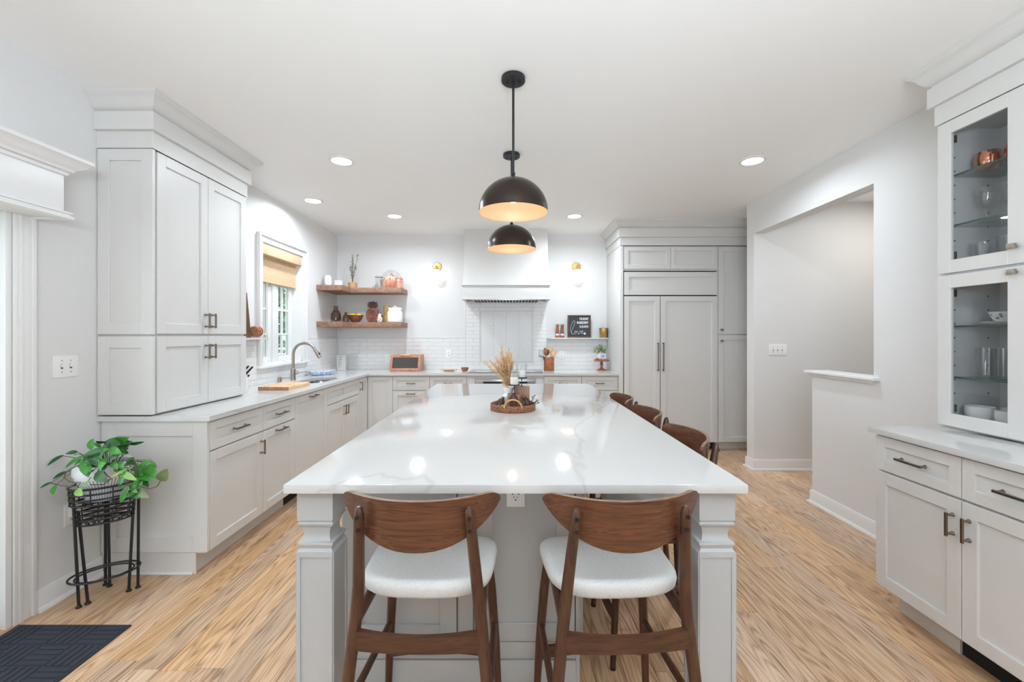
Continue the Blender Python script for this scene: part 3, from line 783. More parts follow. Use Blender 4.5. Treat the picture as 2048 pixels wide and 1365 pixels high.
# ------------------------------------------------------------------ range hood
hd = thing('range_hood', 'flared white range hood with ledge strips above the cooktop', 'range hood', (-.0644, WB, 1.80))
z0 = 1.80
prof = []
for k in range(13):
    q = k/12; z = 2.01+(CEIL-2.01)*q
    yy = -.305-.15*(1-q)**2.6
    prof.append((yy, z-z0, .5365+.006*(1-q)**2))
rs = []
for (yy, z, hw) in prof:
    rs.append([Vector((-hw, 0, z)), Vector((-hw, yy, z)), Vector((hw, yy, z)), Vector((hw, 0, z))])
MB().rings(rs).build('body', M['cab'], hd, ang=20)
MB().box(-.558, .558, -.475, 0, .197, .211).build('ledge_strip', M['cab'], hd, bev=.003)
MB().box(-.5425, .5425, -.455, -.435, .035, .197).box(-.5425, -.5225, -.435, 0, .035, .197).box(.5225, .5425, -.435, 0, .035, .197).build('apron', M['cab'], hd, bev=.001)
MB().box(-.558, .558, -.472, -.43, .022, .035).box(-.558, -.515, -.43, 0, .022, .035).box(.515, .558, -.43, 0, .022, .035).build('lower_strip', M['cab'], hd, bev=.002)
MB().box(-.52, .52, -.435, -.002, .05, .06).build('underside', M['cab'], hd)
v = MB().box(-.43, .43, -.42, -.08, .016, .03).build('vent_insert', M['steel'], hd, bev=.003)
g = MB()
for k in range(20): g.box(-.40+k*.041, -.375+k*.041, -.40, -.10, .012, .0165)
g.build('filter_slats', M['dark'], v)

# cooktop
t = thing('cooktop', 'flat black glass induction cooktop set in the back worktop', 'cooktop', (-.064, 5.495, ZT))
MB().box(-.457, .457, -.245, .245, .0005, .006).build('glass', mat('cooktop_glass', (96, 98, 100), .08), t, bev=.002)
g = MB()
for (a, b, r) in ((-.28, -.09, .1), (-.27, .12, .075), (.02, .03, .12), (.3, -.1, .08), (.3, .12, .095)):
    g.lathe([(r, .0061), (r+.002, .0061), (r+.002, .0065), (r, .0065)], (a, b, 0), 32)
g.build('zone_marks', M['marble'], t)

# ------------------------------------------------------------------ ledges and wooden shelves
o = MB().box(.487, 1.296, WB-.115, WB, 1.323, 1.342).build('ledge_shelf', M['quartz'], bev=.002); tag(o, 'white quartz ledge shelf right of the hood', 'shelf')
o = MB().box(WL, WL+.112, 3.32, 3.985, 1.335, 1.354).build('ledge_shelf', M['quartz'], bev=.002); tag(o, 'white quartz ledge shelf between the hutch and the window', 'shelf')
for (z0, z1, lab) in ((1.922, 1.985, 'upper dark oak L-shaped floating shelf in the corner'), (1.479, 1.542, 'lower dark oak L-shaped floating shelf in the corner')):
    o = MB().prism([(WL, 5.206), (-2.049, 5.206), (-2.049, 5.50), (-1.403, 5.50), (-1.403, WB-.0), (WL, WB)], 'z', z0, z1).build('corner_shelf', M['shelfwood'], bev=.002)
    tag(o, lab, 'shelf')

# ------------------------------------------------------------------ island
ISX0, ISX1, ISY0, ISY1 = -.705, .735, 1.331, 4.10
o = MB().box(ISX0, ISX1, ISY0, ISY1, ZB, ZT).build('island_worktop', M['quartz'], bev=.0025); tag(o, 'large white quartz island worktop with faint veins', 'worktop')
isl = thing('kitchen_island', 'pale grey kitchen island with square turned corner posts', 'island', (0, 0, 0))
BX0, BX1, BY0, BY1 = -.655, .267, 1.69, 4.04
MB().box(BX0, BX1, BY0, BY1, 0.0, ZB).build('body', M['isl'], isl)
def shx(parent, name, x0, x1, z0, z1, **k):
    o = shaker(parent, name, x0, x1, z0, z1, m='isl', **k); return o
d = shx(isl, 'end_door', BX0, -.21, .185, .88, st=.064); d.location = (0, BY0-.0005, 0)
MB().box(-.206, -.148, BY0-.018, BY0, .185, .88).build('stile', M['isl'], isl, bev=.001)
d = shx(isl, 'end_panel', -.144, BX1-.018, .185, .88, st=.07); d.location = (0, BY0-.0005, 0)
MB().box(BX1-.015, BX1, BY0-.02, BY0, 0, .88).build('edge_strip', M['isl'], isl, bev=.001)
MB().box(BX0, BX1-.0155, BY0-.018, BY0, .118, .183).build('bottom_rail', M['isl'], isl, bev=.001)
MB().box(BX0, BX1-.0155, BY0-.024, BY0, .0, .115).build('base_board', M['isl'], isl, bev=.002)
for k in range(4):
    a = BY0+.02+k*.58
    d = shx(isl, 'side_door', 0, .57, .13, .87); d.rotation_euler = (0, 0, -PI/2); d.location = (BX0, a+.57, 0)
    pull(d, .53, .78, .10, True)
    d = shx(isl, 'side_panel', 0, .57, .13, .87); d.rotation_euler = (0, 0, PI/2); d.location = (BX1, a, 0)
def post(x0, x1, y0, y1):
    cx_, cy_ = (x0+x1)/2, (y0+y1)/2; hw = (x1-x0)/2
    pr = [(1, ZB), (1, .789), (.93, .787), (.93, .783), (1.0, .780), (1.0, .776), (.93, .770), (.86, .766), (.80, .764), (.78, .758), (.73, .748), (.72, .738), (.74, .728), (.80, .721), (.86, .719), (.99, .718), (1.0, .7165), (1.0, .711), (.94, .709), (.94, .704), (.90, .702), (.90, .698), (1.0, .690), (1.0, .0)]
    rs = [[Vector((cx_+a*hw*k, cy_+b*hw*k, z)) for a, b in ((-1, -1), (1, -1), (1, 1), (-1, 1))] for k, z in pr]
    o = MB().rings(rs).build('corner_post', M['isl'], isl, bev=0, ang=25)
    # raised frame around a recessed face on each side of the lower block
    f = MB(); e = .004; s = .012
    for (nx, ny) in ((0, -1), (1, 0), (-1, 0), (0, 1)):
        def bx(a0, a1, z0_, z1_):
            if ny: f.box(cx_+a0, cx_+a1, cy_+ny*hw-(e if ny < 0 else 0), cy_+ny*hw+(e if ny > 0 else 0), z0_, z1_)
            else: f.box(cx_+nx*hw-(e if nx < 0 else 0), cx_+nx*hw+(e if nx > 0 else 0), cy_+a0, cy_+a1, z0_, z1_)
        bx(-hw, -hw+s, 0, .688); bx(hw-s, hw, 0, .688); bx(-hw+s, hw-s, .674, .688); bx(-hw+s, hw-s, 0, .11)
    f.build('face_frame', M['isl'], o)
post(-.678, -.565, 1.362, 1.475); post(.597, .710, 1.362, 1.475)
post(-.678, -.565, 3.96, 4.073); post(.597, .710, 3.96, 4.073)
# outlet on the island end
def outlet(name, label, loc, rz, w=.07, h=.114, kind='usb', group=None, cat='outlet'):
    t = thing(name, label, cat, loc, rz, group)
    MB().box(-w/2, w/2, -.006, 0, -h/2, h/2).build('plate', M['whitepl'], t, bev=.002)
    if kind == 'switch':
        n = max(1, round(w/.046)-(1 if w < .1 else 0)); n = {.07: 1, .128: 2, .18: 3}.get(round(w, 3), 2)
        for k in range(n):
            xx = (k-(n-1)/2)*.046
            MB().box(xx-.005, xx+.005, -.014, -.006, -.004, .012).build('toggle', M['whitepl'], t, bev=.002)
            MB().box(xx-.006, xx+.006, -.0066, -.006, -.013, .013).build('slot', M['greyletter'], t)
            MB().lathe([(.003, 0), (.003, .001)], (xx, -.006, .03), 8, rot=Matrix.Rotation(PI/2, 3, 'X')).lathe([(.003, 0), (.003, .001)], (xx, -.006, -.03), 8, rot=Matrix.Rotation(PI/2, 3, 'X')).build('screws', M['greyletter'], t)
    else:
        MB().box(-.017, .017, -.0085, -.006, -.034, .034).build('socket', M['whitepl'], t, bev=.001)
        s = MB()
        for sg in (1, -1):
            z = sg*.020
            s.box(-.0075, -.0055, -.009, -.0085, z-.002, z+.006).box(.0055, .0075, -.009, -.0085, z-.002, z+.005)
            s.lathe([(.0028, 0), (.0028, .0006)], (0, -.0085, z-.009), 8, rot=Matrix.Rotation(PI/2, 3, 'X'))
        if kind == 'usb': s.box(-.0145, -.0095, -.009, -.0085, -.008, .006).box(.0095, .0145, -.009, -.0085, -.008, .006)
        s.build('slots', M['dark'], t)
    return t
outlet('usb_outlet', 'white outlet with two USB ports on the island end', (.018, BY0-.0095, .765), 0)

# ------------------------------------------------------------------ stools
def make_stool(label):
    t = thing('counter_stool', label, 'stool', (0, 0, 0), 0, 'walnut counter stools around the island')
    n = 40
    def ring(k, z):
        out = []
        for j in range(n):
            a = 2*PI*j/n; ca, sa = math.cos(a), math.sin(a)
            e = .54
            px = math.copysign(abs(ca)**e, ca); py = math.copysign(abs(sa)**e, sa)
            xx = px*(.206+.012*py)*k; yy = .012+py*.187*k
            zz = z+.030*(max(0, -yy)/.18)**2*(1 if z > .61 else .6)+.012*(xx/.21)**2-.010*max(0, yy/.2)**3
            out.append(Vector((xx, yy, zz)))
        return out
    MB().rings([ring(k, z) for k, z in ((.05, .640), (.4, .641), (.7, .644), (.86, .645), (.95, .641), (.99, .632), (1, .62), (.985, .608), (.95, .602), (.5, .600), (.05, .6))]).build('seat', M['fabric'], t, ang=60)
    # curved plywood backrest
    m_, k_ = 28, 10
    O = []; I = []
    def pt(s, q, inner):
        a = abs(s); tt = max(0, (a-.84)/.16); top = .932-.026*(1-math.sqrt(max(0, 1-tt*tt)))
        bot = .906-.118*(1-a**2.3)**.8 if a < 1 else .906
        bot = min(bot, top-.002)
        z = bot+(top-bot)*q
        th = math.asin(max(-.999, min(.999, .74*s))); rad = .230/.74
        x_ = rad*math.sin(th); y_ = -.252+rad*(1-math.cos(th))
        if inner: x_ -= .013*math.sin(th); y_ += .013*math.cos(th)
        y_ -= .10*(z-.86)
        return Vector((x_, y_, z))
    vs = []; fs = []
    S = [math.sin(PI/2*(-1+2*i/m_)) for i in range(m_+1)]
    for inner in (0, 1):
        for s in S:
            for j in range(k_+1): vs.append(pt(s, j/k_, inner))
    N = (m_+1)*(k_+1); K = k_+1
    for i in range(m_):
        for j in range(k_):
            a = i*K+j; fs.append((a, a+K, a+K+1, a+1)); b_ = a+N; fs.append((b_, b_+1, b_+K+1, b_+K))
        fs.append((i*K, N+i*K, N+(i+1)*K, (i+1)*K)); a = i*K+k_; fs.append((a, a+K, N+a+K, N+a))
    for j in range(k_):
        fs.append((j, j+1, N+j+1, N+j)); a = m_*K+j; fs.append((a, N+a, N+a+1, a+1))
    bo = MB().add(vs, fs).build('backrest', [M['walnutback'], M['plyedge']], t, ang=50)
    for pl_ in bo.data.polygons:
        if pl_.normal.z > .75: pl_.material_index = 1
    for s in (-1, 1):
        l = MB().tube([(s*.226, -.235, .012), (s*.210, -.222, .22), (s*.192, -.208, .43), (s*.176, -.198, .58), (s*.166, -.203, .68), (s*.157, -.226, .80), (s*.150, -.245, .89), (s*.149, -.249, .908), (s*.149, -.25, .916)],
                      [.013, .0155, .017, .0175, .017, .0155, .014, .011, .005], 12)
        lo = l.build('leg', M['walnut'], t)
        for z, yy in ((.888, -.2595), (.852, -.2525)):
            MB().lathe([(.0058, 0), (.0058, .004)], (s*.1505, yy+.003, z), 10, rot=Matrix.Rotation(PI/2, 3, 'X')).build('bolt_hole', M['dark'], lo)
        MB().lathe([(.012, 0), (.012, .012)], (s*.226, -.235, 0), 10).build('glide', M['black'], lo)
        lo = MB().tube([(s*.208, .205, .012), (s*.196, .192, .25), (s*.182, .176, .45), (s*.165, .160, .605)], [.012, .0155, .017, .016], 12).build('leg', M['walnut'], t)
        MB().lathe([(.012, 0), (.012, .012)], (s*.208, .205, 0), 10).build('glide', M['black'], lo)
        MB().tube([(s*.197, -.214, .335), (s*.192, .188, .315)], .0115, 10).build('stretcher', M['walnut'], t)
        MB().tube([(s*.176, -.198, .575), (s*.172, -.02, .585), (s*.168, .162, .585)], .014, 8, flat=1.4).build('seat_rail', M['walnut'], t)
    def board(yy, x0, za, zb_, sag, thick, name):
        r = []
        for i in range(13):
            q = -1+2*i/12; xx = x0*q; bow = sag*(1-q*q); yb = yy-.018*(1-q*q)*(1 if yy < 0 else -1)
            r.append([Vector((xx, yb-thick/2, za+bow*.5)), Vector((xx, yb+thick/2, za+bow*.5)), Vector((xx, yb+thick/2, zb_-bow)), Vector((xx, yb-thick/2, zb_-bow))])
        MB().rings(r).build(name, M['walnutrail'], t, ang=30)
    board(-.204, .185, .500, .556, .008, .018, 'rear_rail')
    board(.192, .193, .185, .228, .006, .018, 'footrest')
    MB().box(-.16, .16, .145, .165, .565, .60).build('seat_rail', M['walnut'], t, bev=.003)
    return t
st = make_stool('walnut counter stool at the near end of the island, under the left pendant side')
st['label'] = 'walnut counter stool at the island end, on the left of the USB outlet'
st.location = (-.257, 1.405, 0); st.rotation_euler = (0, 0, math.radians(-1))
dup(st, (.312, 1.405, 0), math.radians(3), 'walnut counter stool at the island end, on the right of the USB outlet')
for y, lab in ((1.98, 'walnut stool on the long side of the island, nearest the camera'), (2.565, 'walnut stool on the long side of the island, middle of the three'), (3.145, 'walnut stool on the long side of the island, nearest the refrigerator')):
    dup(st, (.625, y, 0), math.radians(90), lab)

# ------------------------------------------------------------------ pendants, sconces, recessed lights
def pendant(loc, label):
    t = thing('pendant_lamp', label, 'pendant lamp', loc, 0, 'dome pendants over the island')
    top = CEIL-loc[2]
    MB().lathe([(.06, top), (.063, top-.003), (.063, top-.022), (.06, top-.025), (.002, top-.025)], n=28).build('canopy', M['black'], t)
    s = MB()
    for x_ in (-.033, .033): s.lathe([(.004, 0), (.004, .012)], (x_, 0, top-.036), 8)
    s.build('canopy_screws', M['black'], t)
    MB().tube([(0, 0, top-.025), (0, 0, .19)], .0065, 10).build('rod', M['black'], t)
    MB().lathe([(.006, .215), (.010, .21), (.010, .20), (.007, .197), (.013, .19), (.015, .18), (.012, .172)], n=14).build('collar', M['black'], t)
    pr = [(.183*math.sin(a), .178*math.cos(a)) for a in [PI/2*k/14 for k in range(1, 15)]]
    pr[-1] = (.183, 0)
    sh = MB().lathe([(.006, .178)]+pr+[(.184, -.004)], n=48, cap0=False, cap1=False).build('shade', M['bronze'], t)
    MB().lathe([(.006, .1755)]+[(r*.985, z*.985) for r, z in pr]+[(.1825, -.003), (.184, -.004)], n=48, cap0=False, cap1=False).build('shade_lining', M['shadein'], sh)
    b = MB().lathe([(.012, .16), (.02, .15), (.02, .115)], n=14).build('socket', M['black'], t)
    MB().sphere((0, 0, .085), .03, 14, 9, (1, 1, 1.2)).build('bulb', M['bulb'], b)
    l = bpy.data.lights.new('bulb_light', 'POINT'); l.energy = 1.7; l.color = (1, .86, .72); l.shadow_soft_size = .03
    lo = bpy.data.objects.new('bulb_light', l); COL.objects.link(lo); lo.parent = t; lo.location = (0, 0, .03)
pendant((.012, 2.27, 2.027), 'dark bronze dome pendant over the near half of the island')
pendant((.004, 3.235, 2.027), 'dark bronze dome pendant over the far half of the island, nearer the hood')
CL = ['recessed ceiling light above the island aisle, near the tall left hutch', 'recessed ceiling light nearest the right wall', 'recessed ceiling light above the kitchen sink',
      'recessed ceiling light over the corner, left of the hood', 'recessed ceiling light right of the hood, near the refrigerator']
for (x, y), lab in zip(CANS, CL):
    t = thing('recessed_light', lab, 'ceiling light', (x, y, CEIL), 0, 'recessed ceiling lights')
    MB().lathe([(.076, 0), (.095, 0), (.095, -.004), (.078, -.010), (.074, -.006)], n=32, cap0=False, cap1=False).build('trim_ring', M['trim'], t)
    MB().lathe([(.074, -.003), (.074, -.006), (.002, -.006)], n=32).build('lens', M['can'], t)
def sconce(x, lab):
    t = thing('wall_sconce', lab, 'wall lamp', (x, WB, 2.30), 0, 'brass globe sconces')
    R = Matrix.Rotation(PI/2, 3, 'X')
    MB().lathe([(.06, 0), (.06, .012), (.055, .016), (.002, .018)], n=28, rot=R).build('backplate', M['brass'], t)
    MB().tube([(0, -.015, 0), (0, -.09, 0), (0, -.10, -.012), (0, -.10, -.04)], .008, 10).lathe([(.024, -.034), (.03, -.045), (.03, -.055)], (0, -.10, 0), 16).build('arm', M['brass'], t)
    MB().sphere((0, -.10, -.115), .072, 24, 14).build('globe', M['globe'], t)
sconce(-1.000, 'brass wall sconce with white globe left of the hood')
sconce(.885, 'brass wall sconce with white globe right of the hood')

# ------------------------------------------------------------------ outlets and switches
outlet('light_switch', 'white double toggle switch on the left wall beside the patio door', (WL, 2.274, 1.213), PI/2, .128, .114, 'switch', cat='switch')
outlet('light_switch', 'white triple toggle switch on the hall wall', (2.72, HY2, 1.228), 0, .18, .114, 'switch', cat='switch')
outlet('wall_outlet', 'white outlet on the tiles behind the bread box', (-1.665, WB-.008, 1.065), 0, kind='x')
outlet('wall_outlet', 'white outlet on the tiles left of the cooktop', (-.845, WB-.008, 1.122), 0, kind='x')
outlet('wall_outlet', 'white outlet on the tiles right of the utensil crock', (.685, WB-.008, 1.115), 0, kind='x')
outlet('wall_outlet', 'white outlet low on the left wall behind the plant stand', (WL, 2.30, .42), PI/2, kind='x')
t = thing('plug_in_light', 'small white plug-in light in the outlet behind the plant stand', 'night light', (WL+.009, 2.30, .44), PI/2)
MB().box(-.022, .022, -.04, 0, -.03, .035).build('body', M['whitepl'], t, bev=.008)

# ------------------------------------------------------------------ sink fittings
t = thing('faucet', 'brushed nickel gooseneck faucet behind the sink', 'faucet', (-2.245, 4.43, ZT))
MB().lathe([(.028, 0), (.028, .004), (.0245, .006), (.0245, .115), (.022, .118), (.016, .12)], n=20).build('base', M['nickel'], t)
pts = [(0, 0, .115), (0, 0, .26)]+[(.118-.118*math.cos(a), 0, .262+.118*math.sin(a)) for a in [PI*k/14 for k in range(1, 13)]]
MB().tube(pts, .0145, 14).build('spout', M['nickel'], t)
e = Vector(pts[-1]); dr = (Vector(pts[-1])-Vector(pts[-2])).normalized()
MB().tube([e, e+dr*.03, e+dr*.10], [.017, .019, .02], 14).build('spray_head', M['nickel'], t)
MB().tube([e+dr*.05+Vector((.015, 0, 0)), e+dr*.05+Vector((.026, 0, 0))], .012, 10).build('spray_button', M['dark'], t)
MB().tube([(.02, .01, .075), (.045, .02, .075)], .016, 12).tube([(.045, .02, .075), (.115, .06, .085)], [.006, .005], 8).build('lever', M['nickel'], t)
t = thing('soap_dispenser', 'small brushed nickel soap pump beside the faucet', 'soap dispenser', (-2.25, 4.18, ZT))
MB().lathe([(.022, 0), (.022, .004), (.018, .006), (.018, .05), (.012, .055), (.002, .056)], n=16).build('base', M['nickel'], t)
MB().tube([(0, 0, .042), (.05, .03, .046), (.085, .05, .046)], [.008, .006, .005], 8).build('nozzle', M['nickel'], t)
t = thing('cutting_board', 'thick maple cutting board lying beside the sink', 'cutting board', (-1.99, 3.79, ZT))
MB().box(-.13, .13, -.19, .19, 0, .03).build('board', M['boardwood'], t, bev=.004)
for k in range(6): MB().box(-.128+k*.0427, -.0858+k*.0427, -.1915, -.188, .0015, .0285).build('end_block', M['endgrain'], t)
t = thing('serving_dish', 'long blue and white patterned dish on the worktop near the corner', 'dish', (-2.205, 5.0, ZT), math.radians(48))
def boat(a, b, h):
    rs = []
    for (k, z) in ((.62, 0), (.8, .008), (1.0, h), (.96, h), (.74, .012), (.3, .008), (.02, .008)):
        ring = []
        for j in range(28):
            q = 2*PI*j/28; ca, sa = math.cos(q), math.sin(q)
            ring.append(Vector((a*k*math.copysign(abs(ca)**.6, ca), b*k*math.copysign(abs(sa)**.6, sa), z+.012*(abs(ca)**3)*(z > .02))))
        rs.append(ring)
    return MB().rings(rs)
boat(.15, .07, .04).build('dish', mat('blue_willow', (176, 190, 218), .25, noise=.5, nscale=48), t)
MB().tube([(.14, -.02, .048), (.175, 0, .052), (.14, .02, .048)], .005, 8).tube([(-.14, -.02, .048), (-.175, 0, .052), (-.14, .02, .048)], .005, 8).build('handles', M['marble'], t)
t = thing('word_sign', 'small grey framed word sign standing in the worktop corner', 'sign', (-2.205, 5.60, ZT), math.radians(4))
MB().box(-.054, .054, -.008, .012, 0, .2).build('board', mat('sign_board', (206, 205, 202), .6), t)
MB().box(-.06, -.052, -.012, .014, 0, .206).box(.052, .06, -.012, .014, 0, .206).box(-.052, .052, -.012, .014, 0, .008).box(-.052, .052, -.012, .014, .198, .206).build('frame', M['marble'], t, bev=.001)
g = MB()
for r, (z, ws) in enumerate(((.162, (.012, .010, .014)), (.132, (.014, .012, .01)), (.10, (.016, .012)), (.07, (.008, .01, .008)), (.042, (.01, .007)))):
    x_ = -.036
    for k_ in ws:
        g.box(x_, x_+k_*.35, -.0092, -.008, z, z+.02).box(x_, x_+k_, -.0092, -.008, z+.015, z+.02); x_ += k_+.005
g.build('lettering', M['greyletter'], t)
t = thing('knife_block', 'knife handles in a white block half hidden behind the tall hutch', 'knife block', (-2.17, 3.43, ZT))
MB().prism([(-.05, 0), (.05, 0), (.05, .12), (-.02, .19), (-.05, .19)], 'x', -.05, .045).build('block', M['white'], t, bev=.004)
hk = MB()
for (x_, z_, l_) in ((.0, .15, .08), (-.03, .145, .07), (.028, .135, .09), (.01, .085, .07)):
    hk.tube([(x_, .02, z_), (x_+.025, .02+l_*.8, z_+l_*.75)], [.011, .009], 8, flat=.7)
hk.build('knife_handles', M['dark'], t)

# ------------------------------------------------------------------ back worktop things
t = thing('bread_box', 'reddish wooden bread box with dark window on the back worktop', 'bread box', (-1.36, 5.64, ZT), 0)
bw = .196
def slantprof(y0): return [(-.125, 0), (.10, 0), (.10, .2), (-.075, .2), (-.125, .012)]
for s in (-1, 1):
    MB().prism([(-.13, 0), (.11, 0), (.11, .205), (-.075, .205)], 'x', s*bw-(.014 if s > 0 else 0), s*bw+(.014 if s < 0 else 0)).build('side', M['copperwood'], t, bev=.001)
MB().box(-bw+.014, bw-.014, -.075, .11, .192, .205).box(-bw+.014, bw-.014, -.12, .11, 0, .012).box(-bw+.014, bw-.014, .1, .11, .012, .192).build('case', M['copperwood'], t)
def onface(x0, x1, q0, q1, off, th):
    d_ = Vector((0, .055, .205)); n_ = Vector((0, -.205, .055)).normalized(); b_ = Vector((0, -.13, 0))
    vs = []
    for o_ in (off, off+th):
        for (xx, q) in ((x0, q0), (x1, q0), (x1, q1), (x0, q1)): vs.append(Vector((xx, 0, 0))+b_+d_*q+n_*o_)
    return vs
FQ = [(0,1,2,3),(7,6,5,4),(0,4,5,1),(1,5,6,2),(2,6,7,3),(3,7,4,0)]
dm = MB()
for (a, b, q0, q1) in ((-bw, -bw+.032, .0, 1), (bw-.032, bw, .0, 1), (-bw+.032, bw-.032, 0, .17), (-bw+.032, bw-.032, .83, 1)): dm.add(onface(a, b, q0, q1, 0, .014), FQ)
do = dm.build('door', M['copperwood'], t, bev=.001)
MB().add(onface(-bw+.03, bw-.03, .16, .84, .002, .006), FQ).build('pane', mat('dark_acrylic', (72, 66, 64), .08), do)
MB().add(onface(-.06, .06, .93, 1.02, .014, .016), FQ).build('handle', M['lightwood'], do, bev=.002)
t = thing('wood_tray', 'flat oval wooden spoon tray on the back worktop', 'tray', (-.80, 5.55, ZT))
boat(.088, .05, .018).build('tray', M['lightwood'], t)
MB().tube([(-.085, 0, .018), (-.108, 0, .02)], .007, 8).tube([(.085, 0, .018), (.108, 0, .02)], .007, 8).build('handles', M['lightwood'], t)
t = thing('wood_bowl', 'small dark acacia bowl left of the cooktop', 'bowl', (-.595, 5.54, ZT))
MB().lathe([(.032, 0), (.034, .006), (.044, .02), (.05, .046), (.046, .046), (.04, .02), (.025, .01), (.002, .009)], n=24).build('bowl', M['acacia'], t)
t = thing('utensil_crock', 'red-brown wooden crock holding cooking utensils', 'crock', (.497, 5.62, ZT))
MB().lathe([(.066, 0), (.068, .003), (.068, .172), (.066, .175), (.06, .175), (.06, .02), (.002, .02)], n=28).build('crock', M['acacia'], t)
def spoon(name, label, x, y, lean, yaw, L, bl, bw_, m, cat='spoon'):
    t = thing(name, label, cat, (.497+x, 5.62+y, ZT+.022), yaw)
    R = Matrix.Rotation(lean, 3, 'Y')
    a = MB().tube([R @ Vector((0, 0, 0)), R @ Vector((0, 0, L))], [.005, .007], 8).build('handle', m, t)
    MB().sphere(R @ Vector((0, 0, L+bl*.8)), 1, 14, 10, (bw_, .008, bl), rot=R).build('head', m, t)
spoon('wooden_spoon', 'dark streaked wooden spoon in the crock, leaning left', -.02, .0, -.12, 0, .18, .055, .026, M['acacia'])
spoon('wooden_spatula', 'broad tan wooden spatula upright in the crock', .015, .01, .08, 0, .19, .05, .03, M['lightwood'], 'spatula')
spoon('wooden_spatula', 'pale wooden turner leaning right in the crock', .02, -.01, .22, 0, .16, .05, .028, M['boardwood'], 'spatula')
spoon('wooden_spoon', 'dark wooden spoon at the back of the crock', -.01, .03, -.02, 0, .19, .035, .02, M['walnut'])
spoon('wooden_spoon', 'short pale wooden spoon at the front of the crock', -.005, -.03, -.08, 0, .125, .028, .024, M['boardwood'])
t = thing('whisk', 'wire balloon whisk leaning left out of the crock', 'whisk', (.47, 5.615, ZT+.03))
R = Matrix.Rotation(-.36, 3, 'Y')
MB().tube([R @ Vector((0, 0, 0)), R @ Vector((0, 0, .15))], .007, 8).build('handle', M['steel'], t)
g = MB()
for k in range(5):
    a = PI*k/5; g.tube([R @ Vector((.034*math.sin(q)*math.cos(a), .034*math.sin(q)*math.sin(a), .15+.055*(1-math.cos(q)))) if q <= PI else R @ Vector((.034*math.sin(q)*math.cos(a), .034*math.sin(q)*math.sin(a), .15+.055*(1-math.cos(q)))) for q in [2*PI*i/18 for i in range(19)]], .0012, 5)
g.build('wires', M['steel'], t)
t = thing('ladle', 'black and steel ladle hooked low over the crock rim', 'ladle', (.475, 5.585, ZT+.03))
R = Matrix.Rotation(-.30, 3, 'Y')
MB().tube([R @ Vector((0, 0, 0)), R @ Vector((0, 0, .16)), R @ Vector((-.05, 0, .185))], .005, 8).build('handle', M['black'], t)
MB().sphere(R @ Vector((-.05, 0, .185)), .018, 10, 7, (1, 1, .6)).build('head', M['steel'], t)

t = thing('cake_stand', 'turned wooden pedestal stand holding a potted herb', 'stand', (1.185, 5.63, ZT))
MB().lathe([(.065, 0), (.062, .008), (.04, .02), (.02, .03), (.014, .045), (.013, .055), (.02, .075), (.018, .095), (.014, .105), (.02, .118), (.05, .122)], n=28).build('pedestal', M['acacia'], t)
MB().lathe([(.092, .122), (.096, .126), (.096, .142), (.09, .146), (.002, .144)], n=32).build('plate', M['acacia'], t)
t = thing('potted_herb', 'green bushy herb in a white pot on the wooden stand', 'plant', (1.175, 5.65, ZT+.146))
MB().lathe([(.032, 0), (.036, .004), (.042, .07), (.038, .07), (.034, .055), (.002, .054)], n=20).build('pot', M['white'], t)
g = MB()
for k in range(230):
    a = random.random()*2*PI; b = random.uniform(0, 1.45); r = random.uniform(.03, .10)
    p = Vector((r*math.sin(b)*math.cos(a), r*math.sin(b)*math.sin(a)*.7, .075+r*math.cos(b)*1.15))
    R = Matrix.Rotation(a, 3, 'Z') @ Matrix.Rotation(b+random.uniform(-.7, .7), 3, 'Y'); s = random.uniform(.008, .016)
    g.add([p+R @ Vector(v)*s for v in ((-.5, 0, -1), (.0, .12, 0), (.5, 0, -1), (.35, 0, .3), (0, 0, 1), (-.35, 0, .3))], [(0, 1, 5), (1, 2, 3), (1, 3, 4), (1, 4, 5)])
o = g.build('foliage', M['herb'], t, smooth=False); o['kind'] = 'stuff'
t = thing('wood_cross', 'small pale blue cross leaning on the white herb pot', 'cross', (1.195, 5.592, ZT+.146), math.radians(-6))
MB().box(-.012, .012, -.008, .002, 0, .082).box(-.036, .036, -.008, .002, .036, .060).build('cross', M['bluepale'], t, bev=.002)
g = MB()
for k in range(3): g.box(-.022+k*.002, .022-k*.006, -.0086, -.008, .053-k*.006, .0545-k*.006)
g.build('inscription', M['greyletter'], t)
o = MB().sphere((0, 0, .009), .012, 10, 6, (1, 1, .75)).sphere((.018, -.006, .007), .009, 8, 5, (1, 1, .75)).sphere((-.016, -.004, .007), .009, 8, 5, (1, 1, .7)).build('red_berries', M['red'], loc=(1.125, 5.595, ZT+.146)); tag(o, 'little cluster of red berries on the wooden stand', 'berries')
# ledge things
LZ = 1.3425
def mill(x, lab, m):
    t = thing('spice_mill', lab, 'mill', (x, 5.775, LZ), 0, 'wooden spice mills')
    MB().lathe([(.027, 0), (.027, .03), (.026, .032), (.026, .05), (.0265, .052), (.020, .105), (.0185, .135), (.021, .150)], n=20).build('body', m, t)
    MB().lathe([(.0275, .031), (.0275, .051)], n=20, cap0=False, cap1=False).build('band', M['white'], t)
    MB().lathe([(.0185, .150), (.024, .166), (.026, .178), (.018, .182), (.002, .183)], n=20).build('cap', M['steel'], t)
mill(.624, 'wooden spice mill with steel cap, nearer the hood', M['acacia']); mill(.689, 'wooden spice mill with steel cap, beside the word sign', M['acacia'])
t = thing('wall_sign', 'black framed sign reading the secret ingredient is always love', 'sign', (.915, 5.775, LZ))
sw, shh = .155, .303
MB().box(-sw+.012, sw-.012, -.006, .004, .012, shh-.012).build('board', M['slate'], t)
MB().box(-sw, -sw+.018, -.016, .008, 0, shh).box(sw-.018, sw, -.016, .008, 0, shh).box(-sw+.018, sw-.018, -.016, .008, 0, .018).box(-sw+.018, sw-.018, -.016, .008, shh-.018, shh).build('frame', M['frame'], t, bev=.0015)
